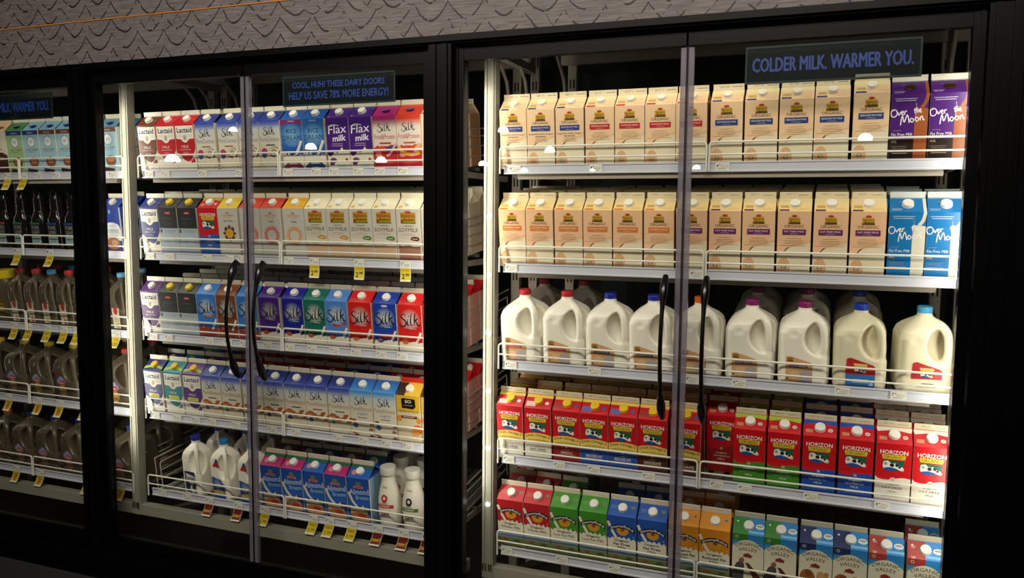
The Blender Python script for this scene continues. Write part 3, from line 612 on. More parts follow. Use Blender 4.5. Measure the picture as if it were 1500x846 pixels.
typ('crg', 'green iced coffee carton', '9cc088', 'a8d088', '3f7a3a', '24408c', draw_cream('9cc088', '3f7a3a', '1f3274')); typ('crb', 'light blue iced coffee carton', '9cc4d4', 'b4d8dc', '7aa8c0', '24408c', draw_cream('9cc4d4', '7aa8c0', '1f3274'))
typ('crm', 'light blue iced coffee carton with brown band', '9cc4d4', 'b4d8dc', '7aa8c0', '24408c', draw_cream('9cc4d4', '7aa8c0', '6a3420'))
def draw_creamer():
    def f(a):
        a.rect(-47, 96, 47, 190, '1f3f9c'); a.text('S', -4, 172, 10, 14, 'e6e6ee', .02); a.ell(0, 104, 44, 24, 'dfe0e4'); a.rect(-47, 52, 47, 100, 'd6d8de'); a.text('COFFEE', 0, 92, 72, 15, '6a7080', .0); a.lines(0, 112, 40, 1, 4, '6a7a9c', 2)
        a.ell(0, 40, 36, 26, 'a86a48'); a.ell(8, 44, 18, 12, 'c8a080'); a.rect(-47, 0, 47, 14, '7a3a34')
    def r(a): pass
    return f, r
typ('crf', 'royal blue coffee creamer carton', '1f3f9c', '2c4ca8', '1f3f9c', 'efece4', draw_creamer())
FLATFIN = {'ngdha', 'ngred', 'ngblue'}

PROTO = {}
def carton_proto(k):
    if k in PROTO: return PROTO[k]
    words, body, side, roof, fin, cap, (f, r), edge, fint = T[k][:5] + T[k][5:9] if False else (T[k][0], T[k][1], T[k][2], T[k][3], T[k][4], T[k][5], T[k][6], T[k][7], T[k][8])
    w = CW / 1000; h = CH / 1000; rz = CR / 1000; tz = CT / 1000
    g = Geo()
    g.add([(-w, -w, 0), (w, -w, 0), (w, -w, h), (-w, -w, h)], [(0, 1, 2, 3)], body)
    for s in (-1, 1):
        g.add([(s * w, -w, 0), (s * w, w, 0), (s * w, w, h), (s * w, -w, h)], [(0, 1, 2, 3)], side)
        o = s * (w + 0.00012)
        for a0, a1 in ((-w, -w + .007), (w - .006, w)): g.add([(o, a0, 0), (o, a1, 0), (o, a1, h), (o, a0, h)], [(0, 1, 2, 3)], edge)
    g.add([(-w, w, 0), (w, w, 0), (w, w, h), (-w, w, h)], [(0, 1, 2, 3)], side)
    g.add([(-w, -w, 0), (w, -w, 0), (w, w, 0), (-w, w, 0)], [(3, 2, 1, 0)], edge)
    a = Art(g, xf_front()); f(a)
    root = bpy.data.objects.new({'so': 'coconut_drink_carton'}.get(k, 'coffee_carton' if k in ('cof', 'crg', 'crb', 'crm', 'crf') else 'rice_drink_carton' if k[:3] == 'ric' else 'milk_carton'), None); COL.objects.link(root); root.empty_display_size = 0.03
    b = g.obj('carton_body', M_PRINT, root)
    g = Geo(); t = 0.0022
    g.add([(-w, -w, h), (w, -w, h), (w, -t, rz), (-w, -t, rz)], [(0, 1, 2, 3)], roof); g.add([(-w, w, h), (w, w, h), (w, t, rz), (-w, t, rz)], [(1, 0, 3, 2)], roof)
    for s in (-1, 1): # folded gussets
        g.add([(s * w, -w, h), (s * w, w, h), (s * (w - .034), 0, rz - .004), (s * w, -t, rz), (s * w, t, rz)], [(0, 1, 2), (0, 2, 3), (1, 4, 2)], roof)
    a = Art(g, xf_roof); r(a)
    ro = g.obj('gable_roof', M_PRINT, root)
    g = Geo(); e = w - .0015
    prof = [(-t, rz), (-t, tz - .001), (-t + .001, tz), (t - .001, tz), (t, tz - .001), (t, rz)]
    g.prism(prof, -e, e, fin)
    a = Art(g, xf_front(-t * 1000)); a.rect(-e * 1000, (rz + .0005) * 1000, e * 1000, (rz + .002) * 1000, roof)
    if fint:
        if k in FLATFIN: a.text(fint, -12, 234.5, 26, 6, '7a6e5c', 0); a.lines(26, 233, 30, 1, 3, '8a8070', 2.4)
        else: a.text(fint, -16, 236, 24, 5, '8a7d68', 0); a.lines(22, 233, 36, 1, 3, '9a9080', 2)
    fi = g.obj('top_seal', M_PRINT, root)
    g = Geo(); c, s = CE / SL, (CR - CH) / SL
    rc = 0.0148 if k not in FLATFIN else 0.0135; prof = [(rc + .001, 0), (rc + .001, .002), (rc, .0025), (rc, .0095), (rc - .0015, .011), (.0004, .0112)]
    if k in ('moonp',): prof = [(rc, 0), (rc, .003), (rc - .002, .004), (.0004, .004)]
    g.lathe(prof, 20, cap)
    for i, v in enumerate(g.v):
        x, y, z = v; g.v[i] = (x, y * c - z * s, y * s + z * c)
    cp = g.obj('spout_cap', M_PRINT, root, smooth=True); p = xf_roof(0, SL * 0.52, 0.0002); cp.location = p
    if k == 'frm' or k == 'fro' or k in ('crg', 'crb', 'crm', 'cof'): cp.scale = (1, 1, .35)
    reg(root, [b, ro, fi, cp]); PROTO[k] = root; root['fresh'] = 1
    return root
ORD = ['', 'first', 'second', 'third', 'fourth', 'fifth', 'sixth', 'seventh', 'eighth', 'ninth', 'tenth', 'eleventh', 'twelfth', 'thirteenth', 'fourteenth', 'fifteenth', 'sixteenth']
SHN = ['top shelf', 'second shelf', 'middle shelf', 'fourth shelf', 'bottom shelf']
ROWN = ['front row', 'second row', 'third row', 'fourth row', 'fifth row']
ZK = [1.5888, 1.2591, 0.9284, 0.5992, 0.2719]
TILT = R_(6.5); cT, sT = math.cos(TILT), math.sin(TILT)
DROP = [.012, .009, .018, .016, .020]     # how far each deck lies below the top edge of its rail
def spot(x, s, k, h=0.0): return (x, .012 + s * cT - h * sT, ZK[k] - DROP[k] + s * sT + h * cT)
def place(proto, loc, rz, label, cat, group, name=None):
    if proto.get('fresh'): o = proto; del o['fresh']
    else: o = clone(proto)
    if name and o is not proto: pass
    o.location = loc; o.rotation_euler = (TILT, 0, rz); tag(o, label, cat, group); return o
used = set()
def cartons(sec, k, xs, kinds, rows=1, skip=(), n0=0, only=None):
    rnd = random.Random(k * 31 + len(sec))
    for r in range(rows):
        cnt = 0
        for i, (x, t) in enumerate(zip(xs, kinds)):
            cnt += 1
            if (i, r) in skip or (only and r and (i, r) not in only): continue
            s = CW / 1000 + .002 + r * 0.0985 + (0.001 if r == 0 else rnd.uniform(0, .003))
            lab = '%s, %s from left, %s, %s, %s case' % (T[t][0], ORD[cnt + n0], ROWN[r], SHN[k], sec)
            if len(lab.split()) > 16: lab = '%s, %s from left, %s, %s, %s case' % (' '.join(T[t][0].split()), ORD[cnt + n0], ROWN[r].replace(' row', ''), SHN[k], sec)
            if len(lab.split()) > 16: lab = lab.replace(' from left', '')
            o = place(carton_proto(t), spot(SEC[sec] + x + (rnd.uniform(-.0012, .0012) if r else 0), s, k), R_(rnd.uniform(-.45, .45)), lab, 'carton', 'cartons on the %s of the %s case' % (SHN[k], sec))
def spread(xs, m=.0965):
    xs = list(xs)
    for _ in range(60):
        for i in range(len(xs) - 1):
            d = m - (xs[i + 1] - xs[i])
            if d > 0: xs[i] -= d / 2; xs[i + 1] += d / 2
    return xs
XR1 = spread([.034, .127, .228, .328, .426, .524, .616, .723, .823, .922, 1.019, 1.123, 1.221, 1.32])
XR2 = spread([.032, .128, .229, .327, .426, .526, .628, .728, .827, .928, 1.029, 1.129, 1.23, 1.327])
XR4 = spread([.029, .13, .235, .327, .422, .522, .627, .728, .821, .923, 1.024, 1.126, 1.226, 1.324])
XR5 = spread([.034, .131, .229, .33, .428, .528, .63, .727, .829, .925, 1.027, 1.123, 1.22, 1.323])
XL1 = spread([.036, .128, .224, .326, .435, .532, .629, .729, .825, .928, 1.024, 1.124, 1.217, 1.316])
XL2 = spread([.034, .127, .226, .33, .427, .532, .629, .733, .830, .925, 1.021, 1.117, 1.217, 1.316])
XL3 = spread([.022, .118, .216, .311, .410, .510, .614, .722, .819, .915, 1.016, 1.120, 1.222, 1.320])
XL4 = spread([.025, .130, .229, .326, .424, .528, .627, .726, .822, .922, 1.018, 1.116, 1.215, 1.315])

cartons('right', 0, XR1, ['ngdha'] * 3 + ['ngred'] * 4 + ['ngblue'] * 5 + ['moonp'] * 2, 1)
for o in list(COL.objects):
    if o.get('label', '').startswith('cream carton') and 'twelfth' in o['label']: o.scale = (1, 1, 1.04); o['label'] = 'taller cream carton with navy band beside the purple cartons, top shelf, right case'
cartons('right', 1, XR2, ['ngor'] * 6 + ['ngpur'] * 6 + ['moonb'] * 2, 4, skip={(12, 3), (13, 3), (13, 2)})
cartons('right', 3, XR4, ['hzdff'] * 2 + ['hzdw'] + ['hzdrf'] * 2 + ['hzdch'] * 2 + ['hzw'] + ['hz1'] * 2 + ['hz2'] * 2 + ['hz0'] * 2, 4, skip={(7, 0)})
cartons('right', 4, XR5, ['stw'] * 2 + ['stl'] * 2 + ['stf'] * 2 + ['str'] * 2 + ['ovg'] * 2 + ['ovb'] * 2 + ['ovr'] * 2, 3, skip={(3, 1), (8, 1), (9, 1), (10, 1), (11, 1), (12, 1), (3, 2), (8, 2), (9, 2), (10, 2), (11, 2), (12, 2), (13, 2)})
cartons('middle', 0, XL1, ['lab', 'lar', 'lar', 'pco', 'pco', 'pco', 'pcn', 'ricv', 'rico', 'flax', 'flax', 'frm', 'fro', 'ngred'], 1)
cartons('middle', 0, XL1, ['lab', 'lar', 'lar', 'fro', 'fro', 'pcn', 'pcn', 'ricv', 'rico', 'flax', 'flax', 'frm', 'fro', 'ngred'], 3, skip={(i, 0) for i in range(14)} | {(i, 2) for i in range(13)})
cartons('middle', 1, XL2, ['lan', 'boxb', 'boxb', 'hzg', 'c8l', 'c8o', 'c8o', 'c8v', 'soyo', 'soyo', 'soyg', 'soyg', 'soyb', 'soyb'], 4, skip={(0, 2), (0, 3), (1, 3), (2, 3)})
cartons('middle', 2, XL3, ['lap', 'boxp', 'boxp', 'slb', 'sch', 'slb', 'spu', 'snv', 'ste', 'spe', 'sre', 'sbx', 'sre', 'sre'], 4, skip={(0, 2), (0, 3), (0, 1)})
cartons('middle', 3, XL4, ['la4n', 'la4t', 'la4p', 'pa1', 'pa2', 'pa2', 'pa3', 'pa1', 'pa4', 'pa2', 'pal', 'pal', 'so', 'so'], 4, skip={(0, 2), (0, 3), (i, 9) if False else (0, 3)} | {(i, r) for i in range(3, 14) for r in (1, 2, 3)})
cartons('middle', 3, XL4, ['la4n', 'la4n', 'la4n', 'sch', 'sre', 'sre', 'sre', 'sre', 'sre', 'snv', 'snv', 'sre', 'sre', 'sre'], 4, skip={(i, 0) for i in range(14)} | {(i, r) for i in range(3) for r in (1, 2, 3)})
cartons('middle', 4, [.607, .706, .804, .903], ['almm', 'almm', 'almb', 'almm'], 3, n0=3)
cartons('middle', 4, [1.004], ['almb'], 3, n0=7)
cartons('left', 0, [.58, .665, .762, .864, .963, 1.062, 1.162, 1.30, 1.402][1:], ['cof', 'cof', 'crg', 'crb', 'crm', 'crm', 'crm', 'crm'], 2)
cartons('left', 1, [1.403], ['crf'], 2, n0=5)

# ------------------------------------------------------------------ moulded jugs (smooth-union volume, meshed with surface nets)
def surfnet(F, lo, h):
    nx, ny, nz = F.shape; S = F < 0
    acc = np.zeros((nx - 1, ny - 1, nz - 1, 3)); cnt = np.zeros((nx - 1, ny - 1, nz - 1))
    c = lambda A, i, j, k: A[i:nx - 1 + i, j:ny - 1 + j, k:nz - 1 + k]
    for ax in range(3):
        for u in (0, 1):
            for v in (0, 1):
                o = [0, 0, 0]; o[(ax + 1) % 3] = u; o[(ax + 2) % 3] = v; o2 = list(o); o2[ax] = 1
                a, b = c(F, *o), c(F, *o2); m = (a < 0) != (b < 0)
                t = np.where(m, a / np.where(m, a - b, 1), 0)
                for d in range(3):
                    acc[..., d] += np.where(m, o[d] + (t if d == ax else 0), 0)
                cnt += m
    idx = -np.ones(cnt.shape, dtype=int); act = cnt > 0; idx[act] = np.arange(act.sum())
    I = np.argwhere(act); V = (I + acc[act] / cnt[act][:, None]) * h + lo
    fs = []
    for ax in range(3):
        sl = [slice(1, -1)] * 3; 
        A = np.argwhere(np.diff(S.astype(np.int8), axis=ax) != 0)
        for p in A:
            b1 = (ax + 1) % 3; b2 = (ax + 2) % 3
            if p[b1] < 1 or p[b2] < 1 or p[b1] >= F.shape[b1] - 1 or p[b2] >= F.shape[b2] - 1: continue
            q = []
            for d1, d2 in ((0, 0), (-1, 0), (-1, -1), (0, -1)):
                w = p.copy(); w[b1] += d1; w[b2] += d2; q.append(idx[tuple(w)])
            if min(q) < 0: continue
            fs.append(tuple(q) if not S[tuple(p)] else tuple(q[::-1]))
    return V, fs
def jug_mesh(name, half=0.0735, m=None, sx=1.0):
    h = 0.003; lo = np.array([-.084, -.084, -.006]); n = [56, 56, 84]
    X, Y, Z = np.meshgrid(*[lo[i] + np.arange(n[i]) * h for i in range(3)], indexing='ij')
    zz = [-.01, 0, .006, .014, .04, .10, .166, .185, .198, .209, .218, .225, .240]
    aa = [.058, .060, .068, .0725, .0735, .0735, .0730, .067, .056, .041, .028, .0205, .0195]
    a = np.interp(Z, zz, aa); rr = np.minimum(np.interp(Z, [0, .15, .2, .222], [.024, .026, .03, .0205]), a - 1e-4)
    qx, qy = np.abs(X) - (a - rr), np.abs(Y) - (a - rr)
    d2 = np.hypot(np.maximum(qx, 0), np.maximum(qy, 0)) + np.minimum(np.maximum(qx, qy), 0) - rr
    body = np.maximum(d2 * 0.8, np.maximum(-Z, Z - .236))
    # soft horizontal ribs low on the body
    def smax(a, b, k): t = np.clip(.5 + .5 * (a - b) / k, 0, 1); return b * (1 - t) + a * t + k * t * (1 - t)
    def smin(a, b, k): return -smax(-a, -b, k)
    u, v = (X - Y) / 1.41421, (X + Y) / 1.41421          # u runs to the handle corner (+x, -y)
    rec = (np.sqrt(((u - .078) / .050) ** 2 + (v / .060) ** 2 + ((Z - .152) / .054) ** 2) - 1) * .046
    body = smax(body, -rec, .010)
    dent = (np.sqrt(((X + .030) / .016) ** 2 + ((Y + .080) / .010) ** 2 + ((Z - .165) / .013) ** 2) - 1) * .010
    body = smax(body, -dent, .005)
    def cap(p, q, r0, r1):
        p = np.array(p); q = np.array(q); d = q - p; L = d @ d
        t = np.clip(((X - p[0]) * d[0] + (Y - p[1]) * d[1] + (Z - p[2]) * d[2]) / L, 0, 1)
        return np.sqrt((X - p[0] - t * d[0]) ** 2 + (Y - p[1] - t * d[1]) ** 2 + (Z - p[2] - t * d[2]) ** 2) - (r0 + (r1 - r0) * t)
    path = catmull([(.012, -.012, .214, .013), (.038, -.038, .203, .0125), (.052, -.052, .184, .012), (.0565, -.0565, .155, .0115), (.0570, -.0570, .120, .0125), (.052, -.052, .096, .016)], 4)
    hd = None
    for p, q in zip(path, path[1:]):
        c_ = cap(p[:3], q[:3], p[3], q[3]); hd = c_ if hd is None else np.minimum(hd, c_)
    body = smin(body, hd, .007)
    V, fs = surfnet(body, lo, h)
    V = V * np.array([sx, sx, 1])
    me = bpy.data.meshes.new(name); me.from_pydata([tuple(p) for p in V], [], fs); me.update()
    me.polygons.foreach_set('use_smooth', [True] * len(me.polygons)); me.materials.append(m)
    return me
JM = {'milk': jug_mesh('jug_body', m=M_MILK)}
def recolor(me, m): c = me.copy(); c.materials.clear(); c.materials.append(m); return c
JM['cream'] = recolor(JM['milk'], M_MILKB); JM['tea'] = recolor(JM['milk'], M_TEA)
def scaled(me, sx):
    c = me.copy(); a = np.zeros(len(c.vertices) * 3); c.vertices.foreach_get('co', a); a = a.reshape(-1, 3); a[:, :2] *= sx; c.vertices.foreach_set('co', a.ravel()); c.update(); return c
JM['milkh'] = scaled(JM['milk'], .66); JM['teah'] = scaled(JM['tea'], .66)
CAPM = {}
def cap_mat(c):
    if c not in CAPM: CAPM[c] = mat('cap_' + c, c, .35)
    return CAPM[c]
def lab_ng(a, c, kind):
    a.poly([(-50, 94), (-38, 97), (20, 80), (26, 72), (26, 18), (-50, 18)], 'd3a574'); a.rect(-46, 84, -30, 92, 'a8742a'); a.rect(-46, 80, -28, 84, '4e3a18'); a.text("Nature's", -37, 90, 17, 4, '4a3010', .02)
    a.rect(-40, 62, 12, 70, c); a.text(kind, -14, 66, 44, 4, 'e8d0c8', .02); a.poly([(-8, 20), (-8, 46), (4, 56), (20, 52), (25, 40), (25, 20)], 'a8a0a4'); a.ell(-24, 40, 14, 12, 'dcb68a'); a.ell(-44, 28, 3, 3, '4a4a38'); a.rect(-20, 18, 26, 20, 'a83a34'); a.lines(-22, 32, 30, 1, 4, '7a5a3a')
def lab_hz(a, blue):
    a.poly([(-36, 100), (-26, 104), (36, 84), (42, 78), (42, 54), (-38, 54)], 'b8202a'); a.poly([(-18, 88), (22, 84), (18, 76), (-14, 78)], 'd8b83a'); a.text('HORIZON', 2, 85, 34, 4.5, 'efe4dc', .03); cow(a, 2, 68, .62)
    if blue: a.poly([(-38, 54), (42, 54), (42, 20), (38, 14), (-32, 14), (-38, 20)], '2f74b8'); a.lines(4, 38, 54, 2, 8, 'cfe0f0', 2); a.ell(32, 26, 6, 6, '9ab8d4')
    else: a.text('ORGANIC', 6, 40, 34, 6, '5a5a4c', .02); a.lines(4, 30, 60, 1, 4, '6a6a5c', 1.5)
def lab_tea(a, c1, c2): a.rect(-36, 22, 26, 108, 'd8ceb4'); a.ell(-6, 98, 20, 17, c1); a.lines(-6, 66, 44, 2, 8, '6a5a44', 3); a.ell(4, 34, 16, 12, c2); a.lines(-6, 52, 40, 1, 4, '5a4a3a', 2)
def lab_cloud(a, c1, c2): a.ell(-14, 96, 32, 18, '8a86b8'); a.ell(-14, 110, 16, 11, '9a98c8'); a.ell(-30, 98, 12, 12, '9a98c8'); a.ell(-12, 90, 25, 13, c1); a.text('Pure', -14, 92, 28, 9, 'ecd6cc', .02); a.ell(-10, 58, 26, 24, c2); a.rect(-38, 40, 20, 52, '6a5236'); a.lines(-8, 46, 40, 1, 3, 'd8c09a')
def lab_lac(a): a.rect(-44, 22, 40, 112, '1b2458'); a.poly([(-34, 104), (40, 92), (40, 66), (0, 60), (-34, 70)], 'dcd6c8'); a.text('Lactaid', 2, 84, 66, 17, '1c2d63', .03); a.ell(14, 40, 22, 18, 'd8d2c4'); a.ell(22, 46, 13, 11, '1b2458')
def lab_low(a): a.poly([(-50, 106), (20, 96), (46, 70), (46, 16), (-50, 16)], '1c4fa0'); a.ell(-10, 78, 26, 18, '6f86b4'); a.poly([(-44, 46), (-10, 58), (46, 44), (46, 30), (-44, 30)], 'b8a460'); a.lines(0, 76, 40, 2, 9, 'd0d8e8', 3)
def lab_low2(a): lab_low(a); a.poly([(-36, 150), (20, 150), (12, 168), (-20, 166)], 'b8262c'); a.poly([(-18, 166), (14, 168), (6, 184), (-6, 184)], '2a4a90')
def jug(key, mesh, sx, capc, lab, labw, loc, rz, label, group, back=False, cat='jug'):
    if key not in PROTO:
        root = bpy.data.objects.new('milk_jug' if 'tea' not in mesh else 'iced_tea_jug', None); COL.objects.link(root); root.empty_display_size = .03
        b = link('jug_body', JM[mesh], None, root); kids = [b]
        if lab:
            g = Geo(); a = Art(g, lambda x, z, o: (x * labw / 1000, -.0735 * sx - .0012 - o, z / 1000)); lab(a); kids.append(g.obj('front_label', M_LABEL, root))
        g = Geo(); r = .0205 if sx == 1 else .0185; z0 = .228
        g.lathe([(r - .004, z0 - .004), (r - .001, z0 - .002), (r - .001, z0 + .003), (r - .0035, z0 + .005)], 20); kids.append(g.obj('neck_ring', M_MILK if 'milk' in mesh or mesh == 'cream' else M_TEA, root, True))
        g = Geo(); n = 40
        prof = [(r, z0 + .006), (r, z0 + .021), (r - .0012, z0 + .0235), (.0005, z0 + .0235)]
        g.lathe(prof, n)
        for i, v in enumerate(g.v):
            if (i % n) % 2 and i // n < 2: g.v[i] = (v[0] * .965, v[1] * .965, v[2])
        kids.append(g.obj('cap', cap_mat(capc), root)); reg(root, kids); PROTO[key] = root; root['fresh'] = 1
    place(PROTO[key], loc, rz, label, cat, group)
NGW = {'red': ('c0282c', 'c0282c', 'WHOLE MILK'), 'blue': ('1c2c9c', '3a3458', 'REDUCED FAT'), 'orange': ('d9661c', 'c8602c', 'LOWFAT MILK'), 'magenta': ('8a1f64', '7a3a78', 'FAT FREE')}
G3 = 'milk jugs on the middle shelf of the right case'
for i, (x, c) in enumerate(zip([.060, .209, .358, .505, .654, .813, .966, 1.123, 1.290], ['red', 'red', 'blue', 'blue', 'orange', 'magenta', 'magenta', 'hb', 'hl'])):
    for r in range(3):
        if (i in (2, 3, 4, 8) and r) or (i < 2 and r == 2): continue
        lab = ('white gallon jug with %s cap' % c) if c[0] != 'h' else ('cream gallon jug with %s cap' % ('royal blue' if c == 'hb' else 'sky blue'))
        lab += ', %s from left, %s, middle shelf, right case' % (ORD[i + 1], ROWN[r])
        loc = spot(x, .078 + r * .152 + (.05 if r else 0), 2)
        if c[0] != 'h': jug('jug' + c, 'milk', 1, NGW[c][0], lambda a, c=c: lab_ng(a, NGW[c][1], NGW[c][2]), 1, loc, R_([-3, 2, 3, -1, 1, -2, 2][i] + r * 3), lab, G3)
        else: jug(c, 'cream', 1, '1a3cae' if c == 'hb' else '4a9ccc', lambda a, c=c: lab_hz(a, c == 'hb'), 1, loc, R_(1 if c == 'hb' else 6), lab, G3)
# middle case, bottom shelf: three half gallon jugs
for r in range(3):
    for i, (x, nm, capc, lf) in enumerate(((.205, 'lacj', '17279a', lab_lac), (.350, 'lowj', '2a78c4', lab_low2), (.487, 'lowj', '2a78c4', lab_low2))):
        if r and i == 0 and r > 1: continue
        jug(nm, 'milkh', .66, capc, lf, .70, spot(SEC['middle'] + x + .012 * r, .055 + r * .125, 4), R_(-6), 'white half gallon jug with %s cap, %s from left, %s, bottom shelf, middle case' % ('navy' if i == 0 else 'blue', ORD[i + 1], ROWN[r]), 'half gallon jugs on the bottom shelf')
# left case jugs
for i, x in enumerate([.813, .912, 1.005, 1.108, 1.205, 1.41]):
    for r in range(2):
        c = 'b52a2a' if i not in (2, 5) else '5a9cc4'
        jug('teah' + c, 'teah', .66, c, (lambda a: lab_tea(a, 'a5322a', 'a85a34')) if c == 'b52a2a' else (lambda a: lab_tea(a, 'a5322a', 'c0a040')), .66, spot(SEC['left'] + x, .055 + r * .11, 2), R_(-4),
            'dark tea jug with %s cap, %s from left, %s, middle shelf, left case' % ('red' if c == 'b52a2a' else 'light blue', ORD[i + 2], ROWN[r]), 'tea jugs in the left case')
for i, x in enumerate([.635, .79, .944, 1.095, 1.245, 1.40]):
    c = 'c9ac22' if i < 5 else 'b52a2a'
    for r in range(2):
        jug('teag' + c, 'tea', 1, c, lambda a: lab_cloud(a, 'a8483c', 'b8923a'), .9, spot(SEC['left'] + x, .078 + r * .152, 3), R_(-4), 'brown gallon tea jug with %s cap, %s from left, %s, fourth shelf, left case' % ('yellow' if i < 5 else 'red', ORD[i + 1], ROWN[r]), 'tea jugs in the left case')
for i, x in enumerate([.665, .815, .965, 1.115, 1.265, 1.413]):
    c = 'c2541e' if i == 0 else '1c2c7c'
    for r in range(2):
        jug('teab' + c, 'tea', 1, c, lambda a: lab_cloud(a, 'a85058', '9c6a5c'), .9, spot(SEC['left'] + x, .078 + r * .152, 4), R_(-4), 'dark gallon tea jug with %s cap, %s from left, %s, bottom shelf, left case' % ('orange' if i == 0 else 'navy', ORD[i + 1], ROWN[r]), 'tea jugs in the left case')

# ------------------------------------------------------------------ bottles
def carafe(key, rib, loc, label):
    if key not in PROTO:
        root = bpy.data.objects.new('almond_milk_bottle', None); COL.objects.link(root); root.empty_display_size = .03
        P = [(.030, 0), (.038, .003), (.041, .012), (.043, .04), (.045, .075), (.043, .11), (.036, .145), (.028, .172), (.0235, .195), (.0235, .208)]
        g = Geo(); g.lathe(P, 36); b = g.obj('bottle_body', M_CREAM, root, True)
        def xf(x, z, o):
            r = float(np.interp(z / 1000, [p[1] for p in P], [p[0] for p in P])) + .0006 + o; t = x / 1000 / r; return (r * math.sin(t), -r * math.cos(t), z / 1000)
        g = Geo(); a = Art(g, xf)
        n = 12; x0, x1 = -36, 36
        a.put([(x0 + (x1 - x0) * i / n, z + 3 * math.sin(math.pi * i / n)) for z in (84, 97) for i in range(n + 1)], [(i, i + 1, n + 2 + i, n + 1 + i) for i in range(n)], rib)
        a.lines(0, 91, 50, 1, 4, 'e8dcd0', 4)
        a.ell(0, 122, 13, 15, rib if rib == 'c0302a' else '2a2a2a'); a.ell(0, 124, 6, 7, 'e0d4c4'); a.ring(0, 122, 9, 11, 3, rib if rib == 'c0302a' else '2a2a2a'); a.lines(0, 103, 30, 1, 4, '3a3a3a', 2.5)
        a.text('Pure', 0, 66, 36, 16, 'c04a40' if rib == 'c0302a' else '5a7a44', .02, shear=.3); a.lines(0, 50, 58, 1, 4, '4a3a30', 2)
        a.text('Califia', 0, 164, 22, 7, '8a5a4a', 0, rot=-8)
        l = g.obj('front_label', M_LABEL, root)
        g = Geo(); g.lathe([(.026, .205), (.0295, .207), (.0295, .232), (.028, .235), (.001, .235)], 30); c = g.obj('cap', M_FROST, root, True)
        reg(root, [b, l, c]); PROTO[key] = root; root['fresh'] = 1
    place(PROTO[key], loc, 0, label, 'bottle', 'almond milk bottles')
for r in range(3):
    for i, x in enumerate((1.110, 1.212)):
        carafe('cal%d' % i, 'c0302a' if i == 0 else '4f7a2e', spot(SEC['middle'] + x, .048 + r * .1, 4), 'white waisted bottle with %s ribbon, %s, bottom shelf, middle case' % ('red' if i == 0 else 'green', ROWN[r]))
carafe('cal2', '4f7a2e', spot(SEC['middle'] + 1.31, .048, 4), 'white waisted bottle at the right end, front row, bottom shelf, middle case')
def darkbottle(key, bc, loc, label):
    if key not in PROTO:
        root = bpy.data.objects.new('tea_bottle', None); COL.objects.link(root); root.empty_display_size = .03
        g = Geo(); P = [(.034, 0), (.038, .004), (.038, .125), (.036, .14), (.028, .158), (.022, .172), (.024, .18), (.021, .19), (.024, .20), (.021, .21), (.0235, .218), (.018, .228), (.016, .24)]
        g.lathe(P, 32, sq=3.2); b = g.obj('bottle_body', M_DARKB, root, True)
        g = Geo(); a = Art(g, lambda x, z, o: (x / 1000, -.0388 - o, z / 1000)); a.rect(-28, 20, 28, 122, '1d1f1e'); a.rect(-28, 114, 28, 122, bc); a.text('PURE', 0, 100, 40, 15, '9a9c94', 0); a.text('LEAF', 0, 80, 40, 15, '9a9c94', 0); a.rect(-28, 30, 28, 62, '9cb4b8'); a.lines(0, 48, 40, 2, 9, '4a5a5c', 3)
        l = g.obj('front_label', M_LABEL, root)
        g = Geo(); g.lathe([(.0175, .238), (.0185, .240), (.0185, .252), (.001, .253)], 20); c = g.obj('cap', M_BLACK, root, True)
        reg(root, [b, l, c]); PROTO[key] = root; root['fresh'] = 1
    place(PROTO[key], loc, 0, label, 'bottle', 'dark tea bottles in the left case')
for i, (x, c) in enumerate(zip([.742, .849, .956, 1.056, 1.156], ['a8302a', '2a6a38', '2a6a38', '22428c', '22428c'])):
    for r in range(2):
        darkbottle('pl' + c, c, spot(SEC['left'] + x, .045 + r * .095, 1), 'black tea bottle with %s stripe, %s from left, %s, second shelf, left case' % ({'a8302a': 'red', '2a6a38': 'green', '22428c': 'blue'}[c], ORD[i + 1], ROWN[r]))
root = thing('juice_jar', 'squat dark jar with wide yellow lid, left end of middle shelf, left case', 'jar', spot(SEC['left'] + .70, .06, 2), (TILT, 0, 0))
g = Geo(); g.lathe([(.045, 0), (.05, .005), (.05, .17), (.042, .2), (.036, .215)], 32); g.obj('jar_body', M_TEA, root, True)
g = Geo(); a = Art(g, lambda x, z, o: ((.0508 + o) * math.sin(x / 51), -(.0508 + o) * math.cos(x / 51), z / 1000)); n = 10
a.put([(-40 + 8 * i, z) for z in (40, 120) for i in range(n + 1)], [(i, i + 1, n + 2 + i, n + 1 + i) for i in range(n)], '5a4a20'); a.text('TEA', 0, 80, 40, 24, 'c8a832', .02) if False else a.lines(0, 90, 60, 3, 14, 'c8a832', 5); g.obj('front_label', M_LABEL, root)
g = Geo(); g.lathe([(.044, .205), (.045, .207), (.045, .238), (.043, .241), (.001, .241)], 30); g.obj('lid', cap_mat('d8c020'), root)

